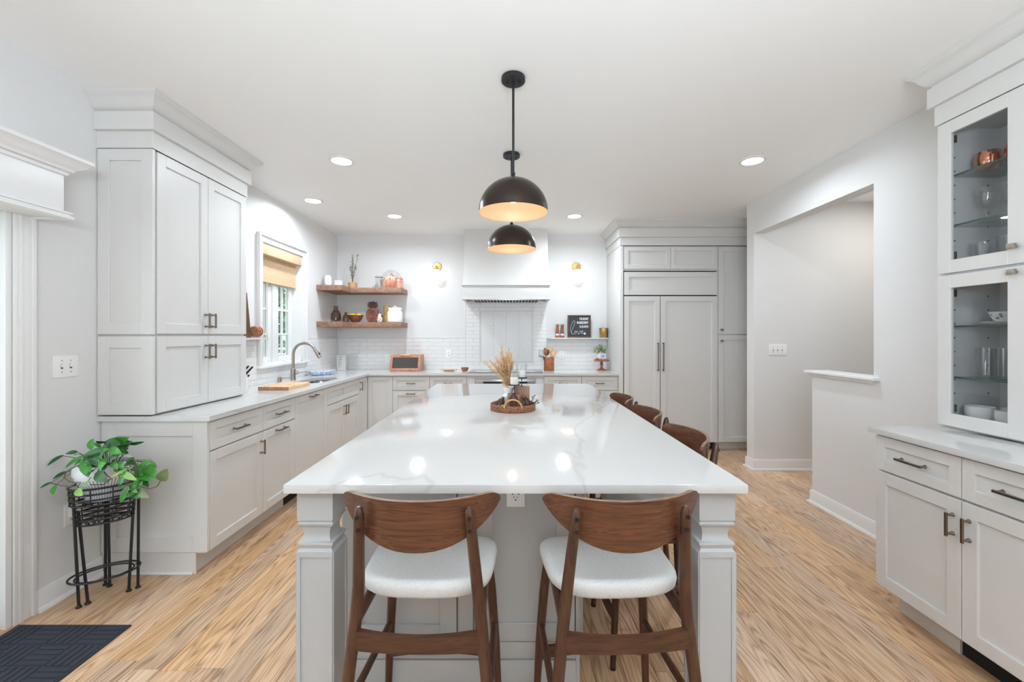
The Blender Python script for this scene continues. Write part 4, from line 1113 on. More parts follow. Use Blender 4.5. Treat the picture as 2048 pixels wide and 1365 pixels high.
def text(body, size, x, z, parent, align='RIGHT', sx=1.0):
    cu = bpy.data.curves.new('lettering', 'FONT'); cu.body = body; cu.size = size; cu.align_x = align; cu.extrude = .0008; cu.offset = .0008
    cu.materials.append(M['letter'])
    tmp = bpy.data.objects.new('lettering', cu); COL.objects.link(tmp); bpy.context.view_layer.update()
    me = bpy.data.meshes.new_from_object(tmp.evaluated_get(bpy.context.evaluated_depsgraph_get())); bpy.data.objects.remove(tmp)
    o = link('lettering', me, parent); o.location = (x, -.0072, z); o.rotation_euler = (PI/2, 0, 0); o.scale = (sx, 1, 1); return o
text('THE SECRET', .043, .124, .238, t, sx=.52); text('INGREDIENT', .045, .124, .186, t, sx=.60); text('IS ALWAYS', .043, .124, .134, t, sx=.56)
def stroke(g, pts, r):
    # smooth through points
    P_ = [Vector((p[0], -.0078, p[1])) for p in pts]; out = []
    for i in range(len(P_)-1):
        a, b, c_, d_ = P_[max(i-1, 0)], P_[i], P_[i+1], P_[min(i+2, len(P_)-1)]
        for k in range(5):
            q = k/5; out.append(.5*((2*b)+(c_-a)*q+(2*a-5*b+4*c_-d_)*q*q+(3*b-a-3*c_+d_)*q**3))
    out.append(P_[-1]); g.tube(out, r, 6, flat=.5)
g = MB()
stroke(g, [(-.098, .06), (-.118, .09), (-.112, .15), (-.09, .205), (-.07, .225), (-.058, .212), (-.064, .18), (-.09, .12), (-.104, .075), (-.096, .048), (-.074, .052), (-.058, .075)], .0034)
stroke(g, [(-.05, .088), (-.064, .075), (-.058, .052), (-.042, .052), (-.034, .072), (-.046, .088), (-.05, .08), (-.03, .082)], .0034)
stroke(g, [(-.03, .082), (-.02, .088), (-.014, .06), (-.006, .045), (.008, .07), (.012, .09), (.02, .082), (.03, .078)], .0034)
stroke(g, [(.026, .066), (.044, .074), (.05, .088), (.038, .094), (.028, .078), (.032, .056), (.05, .052), (.068, .066), (.078, .078)], .0034)
g.build('script_lettering', M['letter'], t)
h_ = [(.074+.0009*16*math.sin(a)**3, .052+.0009*(13*math.cos(a)-5*math.cos(2*a)-2*math.cos(3*a)-math.cos(4*a))) for a in [2*PI*k/24 for k in range(24)]]
MB().prism(h_, 'y', -.0085, -.0065).build('heart', M['letter'], t)
t = thing('brass_canister', 'lidded brushed brass canister on the ledge beside the refrigerator', 'canister', (1.24, 5.77, LZ))
MB().lathe([(.048, 0), (.05, .003), (.055, .118), (.052, .12)], n=28).build('body', M['brass'], t)
MB().lathe([(.057, .118), (.058, .121), (.058, .127), (.055, .13), (.002, .131)], n=28).lathe([(.004, .131), (.004, .136), (.008, .140), (.002, .147)], n=10).build('lid', M['brass'], t)
# ledge by the hutch
t = thing('serving_board', 'tall thin walnut serving board leaning on the left ledge', 'board', (WL+.056, 3.688, 1.3545), PI/2)
MB().box(-.11, .11, -.009, .009, 0, .40).build('board', M['walnutback'], t, bev=.004).rotation_euler = (math.radians(-5.5), 0, 0)
t = thing('coaster_holder', 'brass wire holder with three round copper coasters on the left ledge', 'coasters', (WL+.058, 3.885, 1.3545))
g = MB()
for z in (.006, .045, .07): g.tube([(-.042, -.05, z), (.042, -.05, z), (.042, .05, z), (-.042, .05, z)], .0016, 6, True)
for x_ in (-.042, 0, .042):
    for y_ in (-.05, .05): g.tube([(x_, y_, 0), (x_, y_, .07)], .0016, 6)
g.build('wire_rack', M['brass'], t)
for k, y_ in enumerate((-.03, 0, .03)):
    MB().lathe([(.046, 0), (.048, .003), (.048, .008), (.046, .011), (.002, .011)], (0, 0, 0), 24, rot=Matrix.Rotation(PI/2, 3, 'X')).xf(Matrix.Translation((0, y_, .056))).build('coaster', M['copperwood'], t)

# ------------------------------------------------------------------ things on the corner shelves
U, LO = 1.985, 1.542
o = MB().lathe([(.03, 0), (.036, .004), (.044, .05), (.042, .10), (.033, .13), (.034, .137), (.029, .137), (.028, .12), (.034, .06), (.002, .02)], n=24).build('vase', M['white'], loc=(-2.28, 5.36, U)); tag(o, 'tall white ceramic vase at the left end of the upper shelf', 'vase')
for (x, y, r, h, lab) in ((-2.215, 5.46, .034, .085, 'taller white votive cup beside the vase'), (-2.135, 5.36, .032, .07, 'shorter white votive cup, right of the other')):
    t = thing('votive_cup', lab, 'cup', (x, y, U), 0, 'white votives on the upper shelf')
    MB().lathe([(r*.9, 0), (r, .003), (r, h), (r*.93, h), (r*.92, h*.7), (.002, h*.68)], n=20).build('cup', M['white'], t)
    MB().lathe([(r*1.01, h*.70), (r*1.01, h*.76)], n=20, cap0=False, cap1=False).build('gold_band', M['marble'], t)
t = thing('olive_plant', 'small faux olive tree in a tan clay pot', 'plant', (-2.085, 5.655, U))
MB().lathe([(.05, 0), (.053, .003), (.057, .08), (.053, .082), (.05, .07), (.002, .068)], n=24).build('pot', M['terracotta'], t)
g = MB(); lv = MB()
for k in range(9):
    a = random.random()*2*PI; sp = random.uniform(.02, .11); hh = random.uniform(.18, .40)
    pts = [Vector((0, 0, .06)), Vector((sp*.25*math.cos(a), sp*.2*math.sin(a), .06+hh*.4)), Vector((sp*.9*math.cos(a), sp*.6*math.sin(a), .06+hh*.8)), Vector((sp*1.1*math.cos(a), sp*.7*math.sin(a), .06+hh))]
    g.tube(pts, [.0028, .0022, .0015, .001], 5)
    for i in range(16):
        q = random.uniform(.3, 1)*3; i0 = min(int(q), 2); p = pts[i0].lerp(pts[i0+1], q-i0)
        R = Matrix.Rotation(random.random()*2*PI, 3, 'Z') @ Matrix.Rotation(random.uniform(.2, 1.3), 3, 'Y'); s = random.uniform(.016, .026)
        lv.add([p+R @ Vector(v)*s for v in ((0, 0, 0), (.2, .04, .5), (0, .08, 1.2), (-.2, .04, .5))], [(0, 1, 2, 3)])
g.build('stems', M['stem'], t); o = lv.build('foliage', M['sage'], t, smooth=False); o['kind'] = 'stuff'
t = thing('glass_jar', 'clear glass jar with flat lid on the upper shelf', 'jar', (-1.735, 5.66, U))
MB().lathe([(.045, 0), (.05, .004), (.05, .13), (.042, .145), (.042, .15), (.039, .15), (.039, .143), (.046, .128), (.046, .008), (.002, .006)], n=24).build('body', M['tumbler'], t)
MB().lathe([(.052, .15), (.054, .153), (.054, .165), (.05, .168), (.002, .168)], n=24).build('lid', M['marble'], t)
o = MB().lathe([(.132, -.008), (.135, -.005), (.135, .005), (.132, .008)], (0, 0, 0), 40, rot=Matrix.Rotation(PI/2-.14, 3, 'X')).build('marble_board', M['marble'], loc=(-1.615, 5.775, U+.134)); tag(o, 'round grey marble board leaning on the wall behind the copper board', 'board')
t = thing('arched_board', 'copper-toned arched serving board with ring handle on the upper shelf', 'board', (-1.60, 5.70, U))
ar = [(-.105, 0), (.105, 0), (.105, .10)]+[(.105*math.cos(a), .10+.075*math.sin(a)) for a in [PI*k/16 for k in range(1, 16)]]+[(-.105, .10)]
MB().prism(ar, 'y', -.007, .007).build('board', mat('rose_copper', (222, 170, 146), .35, .35), t, bev=.003)
MB().tube([(.02+.016*math.cos(a), 0, .19+.018*math.sin(a)) for a in [2*PI*k/16 for k in range(16)]], .005, 8, True).build('ring_handle', M['copperrim'], t)
t = thing('ribbed_jar', 'squat ribbed pink glass jar in front of the arched board', 'jar', (-1.575, 5.60, U))
rs = []
for (r, z) in ((.04, 0), (.055, .012), (.062, .04), (.062, .07), (.052, .1), (.035, .115), (.012, .12)):
    rs.append([Vector((r*(1+.07*math.cos(10*a))*math.cos(a), r*(1+.07*math.cos(10*a))*math.sin(a), z)) for a in [2*PI*j/60 for j in range(60)]])
MB().rings(rs).build('body', M['pinkglass'], t)
MB().lathe([(.008, .12), (.006, .128), (.011, .136), (.002, .142)], n=12).build('finial', M['copperrim'], t)
t = thing('copper_canister', 'rose copper canister at the right end of the upper shelf', 'canister', (-1.475, 5.66, U))
MB().lathe([(.045, 0), (.048, .004), (.048, .12), (.046, .125)], n=24).build('body', mat('rose_canister', (214, 152, 132), .35, .4), t)
MB().lathe([(.05, .085), (.05, .09)], n=24, cap0=False, cap1=False).lathe([(.049, .125), (.049, .135), (.042, .142), (.002, .143)], n=24).build('lid', mat('rose_lid', (204, 140, 120), .35, .4), t)
def bottle(loc, s, lab):
    t = thing('smoked_bottle', lab, 'bottle', loc, 0, 'smoked glass bottles')
    MB().lathe([(.05*s, 0), (.062*s, .008*s), (.064*s, .05*s), (.06*s, .10*s), (.04*s, .135*s), (.027*s, .15*s), (.026*s, .195*s), (.029*s, .2*s), (.024*s, .2*s), (.023*s, .15*s), (.055*s, .1*s), (.058*s, .03*s), (.002, .012*s)], n=28).build('bottle', M['smoke'], t)
bottle((-2.20, 5.40, LO), 1.0, 'large smoked brown glass bottle on the lower shelf')
bottle((-2.075, 5.40, LO), .62, 'small smoked brown glass bottle beside the wooden bowl')
t = thing('fruit_bowl', 'dark wooden bowl of lemons on the lower shelf', 'bowl', (-2.03, 5.62, LO))
MB().lathe([(.04, 0), (.045, .006), (.075, .04), (.098, .095), (.092, .095), (.07, .045), (.04, .014), (.002, .012)], n=28).build('bowl', M['pinewood'], t)
for k, (x, y, z, lab) in enumerate(((-.045, -.03, .085, 'yellow lemon at the left of the wooden bowl'), (.05, -.01, .085, 'yellow lemon at the right of the wooden bowl'), (.012, .045, .088, 'yellow lemon at the back of the wooden bowl'), (-.052, .038, .088, 'yellow lemon behind the left one in the wooden bowl'))):
    o = MB().sphere((0, 0, 0), .03, 14, 10, (1.2, 1, 1)).sphere((.035, 0, 0), .008, 8, 5).build('lemon', M['lemon'], loc=(-2.03+x, 5.62+y, LO+z)); tag(o, lab, 'lemon', 'lemons in the wooden bowl'); o.rotation_euler = (0, .3*k, 1.1*k)
t = thing('pineapple_board', 'pineapple-shaped dark wooden board with engraved lines', 'board', (-1.835, 5.70, LO))
pz = [(.088*math.sin(a), .098-.105*math.cos(a) if math.cos(a) > -.99 else .203) for a in [2*PI*k/40 for k in range(40)]]
pz = [(x_, max(0, z_*1.0)) for x_, z_ in pz]
MB().prism(pz, 'y', -.009, .009).build('body', M['pinewood'], t, bev=.002)
cr_ = [(-.03, .195), (-.075, .222), (-.045, .228), (-.078, .25), (-.045, .252), (-.06, .275), (-.025, .265), (-.018, .285), (0, .27), (.018, .285), (.025, .265), (.06, .275), (.045, .252), (.078, .25), (.045, .228), (.075, .222), (.03, .195)]
MB().prism(cr_, 'y', -.011, .011).build('crown', M['walnut'], t, bev=.001)
g = MB()
for k, (z, wdt) in enumerate(((.155, .05), (.14, .07), (.125, .08), (.11, .07), (.095, .05))):
    x_ = -wdt/2
    while x_ < wdt/2: g.box(x_, x_+.006, -.0098, -.009, z, z+.006); x_ += .0095
g.tube([(-.022, -.0094, .075), (-.011, -.0094, .045), (0, -.0094, .07), (.011, -.0094, .045), (.022, -.0094, .075)], .0025, 5)
g.build('engraving', M['dark'], t)
t = thing('rooster_figurine', 'small white ceramic rooster with red comb and orange markings', 'figurine', (-1.715, 5.62, LO))
MB().lathe([(.026, 0), (.03, .004), (.036, .03), (.032, .06), (.02, .085), (.018, .10), (.014, .113), (.002, .117)], n=20).build('body', M['white'], t)
MB().sphere((-.008, -.002, .118), .012, 8, 6, (1, .5, 1)).sphere((.004, -.002, .122), .010, 8, 6, (1, .5, 1)).sphere((-.016, -.014, .092), .006, 6, 5).build('comb', M['red'], t)
MB().tube([(-.018, -.004, .103), (-.03, -.008, .098)], [.005, .001], 6).sphere((-.012, -.031, .055), .01, 8, 5, (1, .4, 1.4)).sphere((.014, -.031, .045), .01, 8, 5, (1, .4, 1.4)).build('markings', M['orange'], t)
MB().sphere((.03, .0, .075), .016, 8, 6, (.7, .5, 1.6)).sphere((.0, -.036, .025), .006, 6, 4, (1, .4, 1)).build('tail', M['dark'], t)
t = thing('gold_canister', 'tall woven golden canister on the lower shelf', 'canister', (-1.65, 5.755, LO))
MB().lathe([(.05, 0), (.052, .003), (.052, .228), (.05, .23), (.002, .23)], n=28).build('body', M['bamboo'], t)
g = MB()
for k in range(14): g.lathe([(.052, .008+k*.016), (.0535, .012+k*.016), (.052, .016+k*.016)], n=28, cap0=False, cap1=False)
g.build('coils', M['bamboo'], t)
t = thing('cookie_jar', 'white ceramic cookie jar with lid on the lower shelf', 'jar', (-1.51, 5.60, LO))
rs = []
for (k, z) in ((.9, 0), (.97, .005), (1, .015), (1, .125), (.96, .14), (.84, .15), (.84, .158)):
    ring = []
    for j in range(36):
        a = 2*PI*j/36; ca, sa = math.cos(a), math.sin(a)
        ring.append(Vector((.092*k*math.copysign(abs(ca)**.55, ca), .07*k*math.copysign(abs(sa)**.55, sa), z)))
    rs.append(ring)
MB().rings(rs).build('body', M['white'], t)
rs2 = [[Vector((p.x*f_, p.y*f_, z)) for p in rs[-1]] for f_, z in ((1.06, .158), (1.08, .162), (1.08, .184), (1.04, .190), (.3, .193))]
MB().rings(rs2).tube([(-.018, 0, .192), (-.016, 0, .205), (0, 0, .212), (.016, 0, .205), (.018, 0, .192)], .006, 8).build('lid', M['white'], t)
g = MB()
for k, wdt in enumerate((.06, .04)): g.box(-wdt/2, wdt/2, -.0712, -.070, .085-k*.02, .088-k*.02)
g.build('lettering', M['marble'], t)

# ------------------------------------------------------------------ centrepiece on the island
CXp, CYp = .012, 2.68
tr = thing('rattan_tray', 'round woven rattan tray with arched handles on the island', 'tray', (CXp, CYp, ZT))
MB().lathe([(.120, 0), (.134, .003), (.139, .03), (.138, .036), (.133, .036), (.128, .008), (.002, .006)], n=40).build('tray', M['rattan'], tr)
g = MB()
for z in (.008, .018, .028, .036):
    n = 60; g.tube([((.137+.0025*math.sin(30*2*PI*j/n))*math.cos(2*PI*j/n), (.137+.0025*math.sin(30*2*PI*j/n))*math.sin(2*PI*j/n), z) for j in range(n)], .0045, 6, True)
g.build('weave', M['rattan'], tr)
for s in (-1, 1):
    MB().tube([(.052*math.cos(a), s*.137, .03+.05*math.sin(a)) for a in [PI*k/14 for k in range(15)]], .006, 8).build('handle', M['rattanlight'], tr)
TZ = ZT+.0065
def at(x, y): return (CXp+x, CYp+y, TZ)
t = thing('pampas_vase', 'white vase of dried pampas grass on the tray', 'vase', at(-.03, .035))
MB().lathe([(.032, 0), (.036, .003), (.036, .075), (.030, .082), (.026, .09), (.034, .115), (.038, .128), (.034, .128), (.03, .115), (.002, .095)], n=24).build('vase', M['white'], t)
pm = MB()
plumes = [(-.02, .03, .15), (.01, -.02, .16), (-.07, .02, .18), (-.05, -.02, .19), (.03, .01, .17), (-.035, .0, .21), (.015, .03, .20), (-.15, -.02, .17), (-.115, .0, .18), (-.08, .01, .20), (-.05, -.015, .24), (-.045, .02, .27), (-.01, .0, .23), (.005, .02, .25), (.02, -.01, .20), (-.09, .03, .16), (-.03, .02, .19), (-.06, -.03, .16), (.0, -.02, .18), (.02, .02, .22), (-.02, -.01, .20)]
for (dx, dy, h) in plumes:
    top = Vector((dx, dy, .11+h)); mid_ = Vector((dx*.35, dy*.35, .11+h*.5)); p0 = Vector((0, 0, .10))
    pm.tube([p0, mid_, top], [.0012, .0012, .0008], 5)
    for i in range(230):
        q = random.random()
        s = mid_.lerp(top, q) if random.random() < .75 else p0.lerp(mid_, .35+.65*q)
        wdt = .024*(1.15-q)+.004; a = random.random()*2*PI
        e = s+Vector((wdt*math.cos(a), wdt*math.sin(a), random.uniform(.006, .028)))
        sd = Vector((-math.sin(a), math.cos(a), 0))*.0013
        pm.add([s-sd, s+sd, e+sd*.3, e-sd*.3], [(0, 1, 2, 3)])
o = pm.build('pampas_plumes', M['pampas'], t, smooth=False); o['kind'] = 'stuff'
def candleholder(x, y, s, bh, lab):
    t = thing('candle_holder', lab, 'candle holder', at(x, y))
    MB().box(-s, s, -s*.8, s*.8, 0, bh).build('block', M['blockwood'], t, bev=.003)
    MB().tube([(0, 0, bh), (0, 0, bh+.052)], .003, 8).lathe([(.009, bh), (.009, bh+.004)], n=10).build('stem', M['black'], t)
    MB().lathe([(.034, bh+.052), (.035, bh+.055), (.035, bh+.058), (.002, bh+.058)], n=24).build('plate', M['black'], t)
    MB().lathe([(.024, bh+.0585), (.025, bh+.061), (.025, bh+.098), (.022, bh+.102), (.004, bh+.100)], n=20).tube([(0, 0, bh+.1), (.001, 0, bh+.108)], .001, 5).build('candle', M['candle'], t)
    MB().lathe([(.033, bh+.0585), (.0335, bh+.14), (.0325, bh+.14), (.032, bh+.0585)], n=24, cap0=False, cap1=False).build('hurricane_glass', M['tumbler'], t)
candleholder(.008, -.055, .041, .098, 'shorter wooden block candle holder with glass, at the tray front')
candleholder(.055, .025, .048, .135, 'taller wooden block candle holder with glass, at the tray back')
def pinecone(x, y, z, r, h, lab, tilt=(0, 0, 0)):
    t = thing('pine_cone', lab, 'pine cone', (CXp+x, CYp+y, TZ+z), 0, 'pine cones on the tray'); t.rotation_euler = tilt
    MB().lathe([(r*.3, 0), (r*.55, h*.2), (r*.5, h*.6), (r*.1, h*.95)], n=12).build('core', M['cone'], t)
    g = MB()
    for i in range(8):
        q = i/7; rr = r*(.55+.9*q*(1-q)*1.8)*(1-.55*q); n = 11 if i < 6 else 7
        for j in range(n):
            a = 2*PI*(j+.5*(i % 2))/n; c0 = Vector((math.cos(a), math.sin(a), 0)); sd = Vector((-math.sin(a), math.cos(a), 0))
            z_ = h*(.08+.85*q); b0 = c0*rr*.35+Vector((0, 0, z_)); e0 = c0*rr+Vector((0, 0, z_+.006)); ws = .0062*(1.15-.5*q)
            g.add([b0-sd*ws*.5, b0+sd*ws*.5, e0+sd*ws+Vector((0, 0, .001)), e0-sd*ws+Vector((0, 0, .001)), e0*1.0-Vector((0, 0, .003))+c0*.001], [(0, 1, 2, 3), (3, 2, 4), (0, 3, 4), (1, 4, 2), (0, 4, 1)])
    g.build('scales', M['cone'], t, smooth=False)
pinecone(.004, -.100, .034, .036, .075, 'pine cone propped up before the shorter candle block')
pinecone(-.094, -.015, .006, .036, .072, 'pine cone lying at the left rim of the tray', (0, .5, 0))
pinecone(.004, -.112, .002, .034, .044, 'pine cone framed by the front tray handle')
pinecone(.099, -.04, .006, .036, .072, 'pine cone at the right rim of the tray', (0, -.4, .3))
pinecone(.052, -.075, .03, .022, .05, 'small pine cone before the taller candle block')
t = thing('succulent', 'bright green succulent cluster at the left front of the tray', 'plant', at(-.062, -.085))
g = MB()
for k in range(90):
    a = random.random()*2*PI; r = random.random()**.5*.032; p = Vector((r*math.cos(a), r*math.sin(a)*.8, random.uniform(.008, .034)))
    g.sphere(p, random.uniform(.004, .007), 6, 4, (1, 1, .8))
o = g.build('leaves', M['succ'], t); o['kind'] = 'stuff'
def sprig(x, y, lab, dirs):
    t = thing('pine_sprig', lab, 'sprig', at(x, y), 0, 'green sprigs on the tray')
    g = MB()
    for d_ in dirs:
        d_ = Vector(d_); g.tube([(0, 0, .008), d_*.5+Vector((0, 0, .01)), d_], .0015, 5)
        for i in range(34):
            q = random.uniform(.15, 1); p = d_*q+Vector((0, 0, .008*(1-q))); R = Matrix.Rotation(random.random()*2*PI, 3, 'Z') @ Matrix.Rotation(random.uniform(.3, 1.3), 3, 'Y')
            s = random.uniform(.010, .017)
            g.add([p+R @ Vector(v)*s for v in ((0, 0, 0), (.12, .02, .5), (0, 0, 1), (-.12, .02, .5))], [(0, 1, 2, 3)])
    o = g.build('needles', M['pine'], t, smooth=False); o['kind'] = 'stuff'
sprig(.058, -.10, 'green sprig standing right of the front tray handle', [(-.01, -.0, .07), (.012, .01, .06), (.0, -.01, .045)])
sprig(.105, .01, 'green sprig spilling over the right tray rim', [(.05, -.02, .05), (.03, .02, .075), (.06, .01, .03)])

# ------------------------------------------------------------------ plant stands and pothos
SC = Vector((-2.135, 2.262)); SA = math.radians(36)
def oval(a, b, z, n=40): return [(a*math.cos(2*PI*j/n), b*math.sin(2*PI*j/n), z) for j in range(n)]
def stand(lab, a, b, ztop, bh, legs, ringz):
    t = thing('plant_stand', lab, 'plant stand', (SC.x, SC.y, 0), SA, 'nested wrought iron plant stands')
    g = MB()
    for k in range(4): g.tube(oval(a*(1-.012*k), b*(1-.012*k), ztop-k*bh/3), .005, 8, True)
    g.build('basket_rings', M['black'], t)
    g = MB()
    for j in range(10):
        q = 2*PI*j/10; g.tube([(a*math.cos(q), b*math.sin(q), ztop), (a*.965*math.cos(q), b*.965*math.sin(q), ztop-bh)], .003, 6)
    g.build('uprights', M['black'], t)
    zb_ = ztop-bh
    g = MB()
    for j in range(7):
        q = -.9+1.8*j/6; yy = b*.96*math.sqrt(1-q*q); g.tube([(a*.96*q, -yy, zb_), (a*.96*q, yy, zb_)], .003, 6)
    for j in range(5):
        xx = a*(-.66+.33*j)
        g.tube([(xx+.022*math.cos(p), .03+.022*math.sin(p), zb_) for p in [2*PI*k/12 for k in range(12)]], .0022, 5, True)
        g.tube([(xx+.022*math.cos(p), -.03+.022*math.sin(p), zb_) for p in [2*PI*k/12 for k in range(12)]], .0022, 5, True)
    g.build('scroll_shelf', M['black'], t)
    Ri = Matrix.Rotation(-SA, 2)
    for (lx, ly) in legs:
        p = Ri @ (Vector((lx, ly))-SC)
        ang = math.atan2(p.y/b, p.x/a); tp = Vector((a*.97*math.cos(ang), b*.97*math.sin(ang)))
        l = MB().tube([(p.x, p.y, .006), (p.x*.5+tp.x*.5, p.y*.5+tp.y*.5, ztop*.5), (tp.x, tp.y, ztop)], .0068, 8).build('leg', M['black'], t)
        MB().lathe([(.013, 0), (.013, .006), (.007, .012)], (p.x, p.y, 0), 12).build('foot', M['black'], l)
    if ringz:
        MB().tube(oval(a*1.02, b*.96, ringz), .005, 8, True).build('lower_ring', M['black'], t)
        MB().tube(oval(a*.84, b*.80, ringz-.004), .0045, 8, True).tube(oval(a*.93, b*.88, ringz-.003)[0:3], .004, 6).build('lower_ring', M['black'], t)
stand('taller black wrought iron plant stand with oval basket top', .138, .102, .600, .085, [(-2.183, 2.172), (-2.034, 2.345), (-2.235, 2.37)], .13)
stand('shorter black wrought iron stand nested beneath the taller one', .118, .072, .485, .075, [(-2.170, 2.205), (-2.055, 2.312), (-2.20, 2.357)], None)
pt_ = thing('pothos_plant', 'trailing green pothos in a blue striped white pot on the iron stand', 'plant', (SC.x, SC.y, .521))
potm = mat('striped_pot', (226, 230, 234), .3)
nt = potm.node_tree; tcn = nt.nodes.new('ShaderNodeTexCoord'); sp_ = nt.nodes.new('ShaderNodeSeparateXYZ'); nt.links.new(tcn.outputs['Object'], sp_.inputs[0])
a2 = nt.nodes.new('ShaderNodeMath'); a2.operation = 'ARCTAN2'; nt.links.new(sp_.outputs['Y'], a2.inputs[0]); nt.links.new(sp_.outputs['X'], a2.inputs[1])
m5 = nt.nodes.new('ShaderNodeMath'); m5.operation = 'MULTIPLY'; m5.inputs[1].default_value = 26/PI/1.0; nt.links.new(a2.outputs[0], m5.inputs[0])
fr5 = nt.nodes.new('ShaderNodeMath'); fr5.operation = 'FRACT'; nt.links.new(m5.outputs[0], fr5.inputs[0])
lt = nt.nodes.new('ShaderNodeMath'); lt.operation = 'LESS_THAN'; lt.inputs[1].default_value = .28; nt.links.new(fr5.outputs[0], lt.inputs[0])
lz = nt.nodes.new('ShaderNodeMath'); lz.operation = 'LESS_THAN'; lz.inputs[1].default_value = .125; nt.links.new(sp_.outputs['Z'], lz.inputs[0])
ml5 = nt.nodes.new('ShaderNodeMath'); ml5.operation = 'MULTIPLY'; nt.links.new(lt.outputs[0], ml5.inputs[0]); nt.links.new(lz.outputs[0], ml5.inputs[1])
rp = nt.nodes.new('ShaderNodeValToRGB'); rp.color_ramp.elements[0].color = lin((222, 227, 232)); rp.color_ramp.elements[1].color = lin((120, 132, 148)); rp.color_ramp.interpolation = 'CONSTANT'; rp.color_ramp.elements[1].position = .5
nt.links.new(ml5.outputs[0], rp.inputs['Fac']); nt.links.new(rp.outputs['Color'], nt.nodes['Principled BSDF'].inputs['Base Color'])
MB().lathe([(.066, 0), (.076, .006), (.088, .05), (.098, .085), (.116, .115), (.127, .145), (.124, .175), (.112, .192), (.104, .188), (.112, .15), (.002, .15)], n=44).build('pot', potm, pt_)
for v_ in (0,):
    MB().lathe([(.110, .15), (.08, .162), (.002, .168)], n=24).build('soil', M['soil'], pt_)
PO = Vector((SC.x, SC.y, .521))
def zpx(a, b): return a/6.827+60, b/6.827+850
LEAVES = [(825,325,855,190,.95,0),(640,370,485,395,.75,1),(440,425,235,550,.42,1),(1030,325,690,430,.42,1),(720,440,450,590,.36,0),(1030,235,900,235,.7,1),
 (1040,310,1320,190,.7,0),(1375,240,1130,420,.42,0),(1375,265,1550,240,.32,1),(1240,265,1385,235,.5,1),(1330,390,1255,330,.7,1),(1060,340,965,420,.7,0),
 (1040,470,930,610,1.1,0),(735,500,795,712,.75,0),(750,440,800,525,.7,1),(1250,380,1075,500,.55,1),(900,390,965,475,.7,1),(485,645,305,740,.5,1),
 (290,790,130,865,.5,1),(352,830,310,955,.9,0),(600,625,590,750,.5,3),(905,670,1045,765,.85,1),(870,620,770,685,.6,1),(800,765,735,840,.8,2),
 (1335,600,1095,715,.26,2),(1320,640,1215,825,.55,0),(1280,660,1440,755,.5,2),(1650,485,1450,595,.55,0),(1655,510,1725,580,.6,3),(1570,600,1700,745,.95,0),
 (1785,755,1860,620,.85,3),(1500,690,1605,840,.5,1),(1525,785,1345,1000,.45,0),(1335,850,1225,1075,.55,0),(1490,860,1595,1000,.6,3),(1390,910,1300,1000,.7,1),
 (1400,930,1475,1000,.7,1),(640,890,705,965,.9,2),(1230,505,1275,600,.6,0),(1520,560,1470,680,.6,0),(1000,300,1200,250,.6,1),(830,400,900,560,.7,1),(1160,420,1000,470,.6,1),(1100,330,1240,400,.6,0),(960,300,870,250,.6,0),(1200,330,1320,330,.55,1),(700,480,600,560,.6,1),(1130,520,1190,610,.7,0),(1450,600,1520,690,.65,0),(1590,520,1520,600,.6,1),(1480,730,1420,860,.6,0),(1400,820,1450,930,.6,0),(1260,800,1190,880,.55,1),(1620,690,1560,800,.6,0),(980,380,1060,330,.6,0),(820,470,740,560,.7,0),(1350,470,1430,540,.6,1),(1040,560,980,660,.7,1),(680,400,590,420,.6,0),(1430,560,1380,640,.6,1)]
vine = MB()
LM = [M['leaf'], M['leafd'], M['leafl'], M['leafo']]
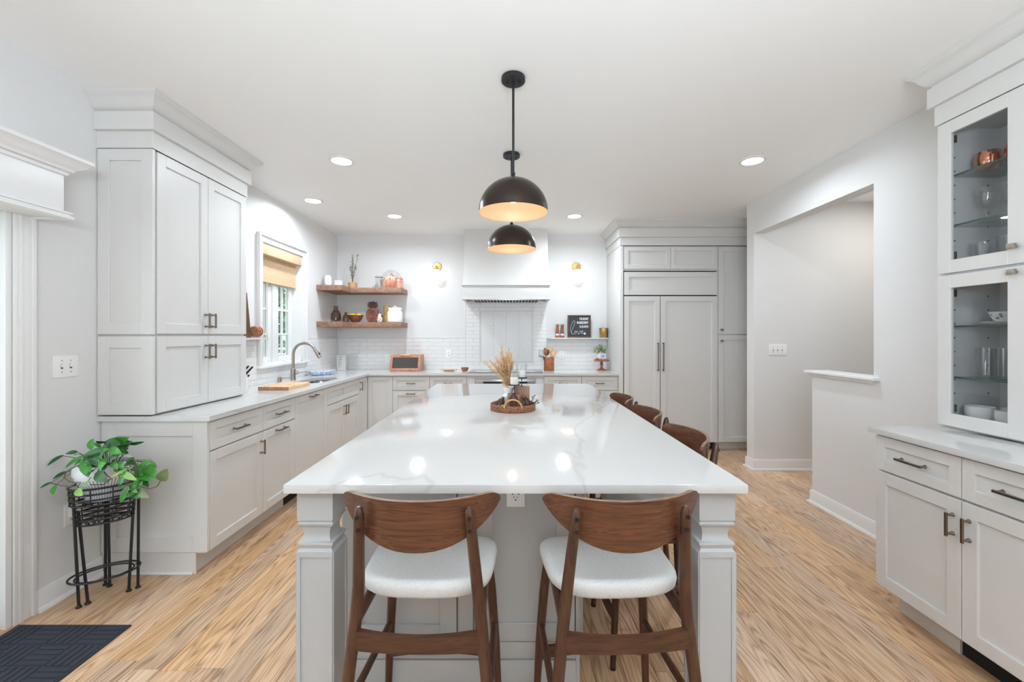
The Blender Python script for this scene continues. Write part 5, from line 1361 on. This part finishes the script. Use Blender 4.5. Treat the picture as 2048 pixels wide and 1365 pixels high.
for i, (bx_, by_, tx_, ty_, wf, mi) in enumerate(LEAVES):
    u0, v0 = zpx(bx_, by_); u1, v1 = zpx(tx_, ty_)
    low = (v0-950)/60.0
    Yb = 2.24-.09*max(0, low)+random.uniform(-.05, .05); Yt = Yb-random.uniform(.0, .07)
    Yb = min(Yb, 2.325*F/(VX-u0)); Yt = min(Yt, 2.325*F/(VX-u1))
    if 148 < (u0+u1)/2 < 262 and 900 < (v0+v1)/2: Yb = min(Yb, 2.128); Yt = min(Yt, 2.10)
    if v0 > 955: Yb = min(Yb, 2.15); Yt = min(Yt, 2.11)
    b0 = P(u0, v0, Yb)-PO; t0 = P(u1, v1, Yt)-PO
    ax = t0-b0; L = ax.length; ex = ax.normalized()
    tow = Vector((.35+random.uniform(-.4, .4), -1, .45+random.uniform(-.5, .5)))
    ey = ex.cross(tow).normalized(); ez = ex.cross(ey).normalized()
    if ez.dot(tow) < 0: ez = -ez
    vs = []; fs = []; nl, nw = 8, 4
    for a in range(nl+1):
        q = a/nl
        wv = min(.5*wf*L*1.72*q**.55*(1-q)**.85, .044)
        for c_ in range(nw+1):
            s_ = -1+2*c_/nw
            back = -.10*L*(abs(s_))**1.5*max(0, 1-q*3.2)
            dz = .06*L*math.sin(PI*q)-.20*L*q*q*.5-wv*.28*abs(s_)**1.4*-1*.6
            vs.append(b0+ex*(q*L+back)+ey*(s_*wv)+ez*dz)
    for a in range(nl):
        for c_ in range(nw):
            k_ = a*(nw+1)+c_; fs.append((k_, k_+1, k_+nw+2, k_+nw+1))
    mb = MB().add(vs, fs); mb.build('leaf', LM[mi], pt_, ang=80)
    root = Vector((max(-.09, min(.09, b0.x*.45)), max(-.08, min(.05, b0.y*.4)), .165))
    midp = root.lerp(b0, .5)+Vector((0, 0, .02 if b0.z > .1 else .055))
    vine.tube([root, midp, b0], [.0022, .002, .0014], 5)
for pts in ([(640,560),(500,640),(460,720),(540,780),(640,800)], [(1260,490),(1390,460),(1470,520),(1420,640)], [(1010,640),(1050,690),(1110,740),(1000,820),(820,820)], [(1780,770),(1740,840),(1640,875),(1500,840),(1380,800)], [(290,800),(420,830),(560,850),(640,790)]):
    q_ = []
    for (a, b) in pts:
        u, v = zpx(a, b); Y = min(2.13, 2.32*F/(VX-u)); q_.append(P(u, v, Y)-PO)
    vine.tube(q_, .0028, 6)
vine.build('vines', M['stem'], pt_)

# ------------------------------------------------------------------ door mat
dmm = M['rubber']; nt = dmm.node_tree
mo = thing('door_mat', 'dark charcoal ribbed door mat in front of the patio door', 'mat', (-2.06, 1.60, 0))
MB().box(-.27, .265, -.45, .436, 0.0005, .006).build('backing', M['rubber'], mo, bev=.002)
g = MB()
bx_ = .135
for i in range(4):
    for j in range(7):
        x0 = -.262+i*.1305; y0 = -.443+j*.1245
        for k in range(4):
            if (i+j) % 2: g.box(x0, x0+.124, y0+.004+k*.030, y0+.024+k*.030, .006, .0085)
            else: g.box(x0+.004+k*.0315, x0+.0255+k*.0315, y0, y0+.118, .006, .0085)
o = g.build('pile_ribs', M['rubber'], mo, smooth=False); o['kind'] = 'stuff'
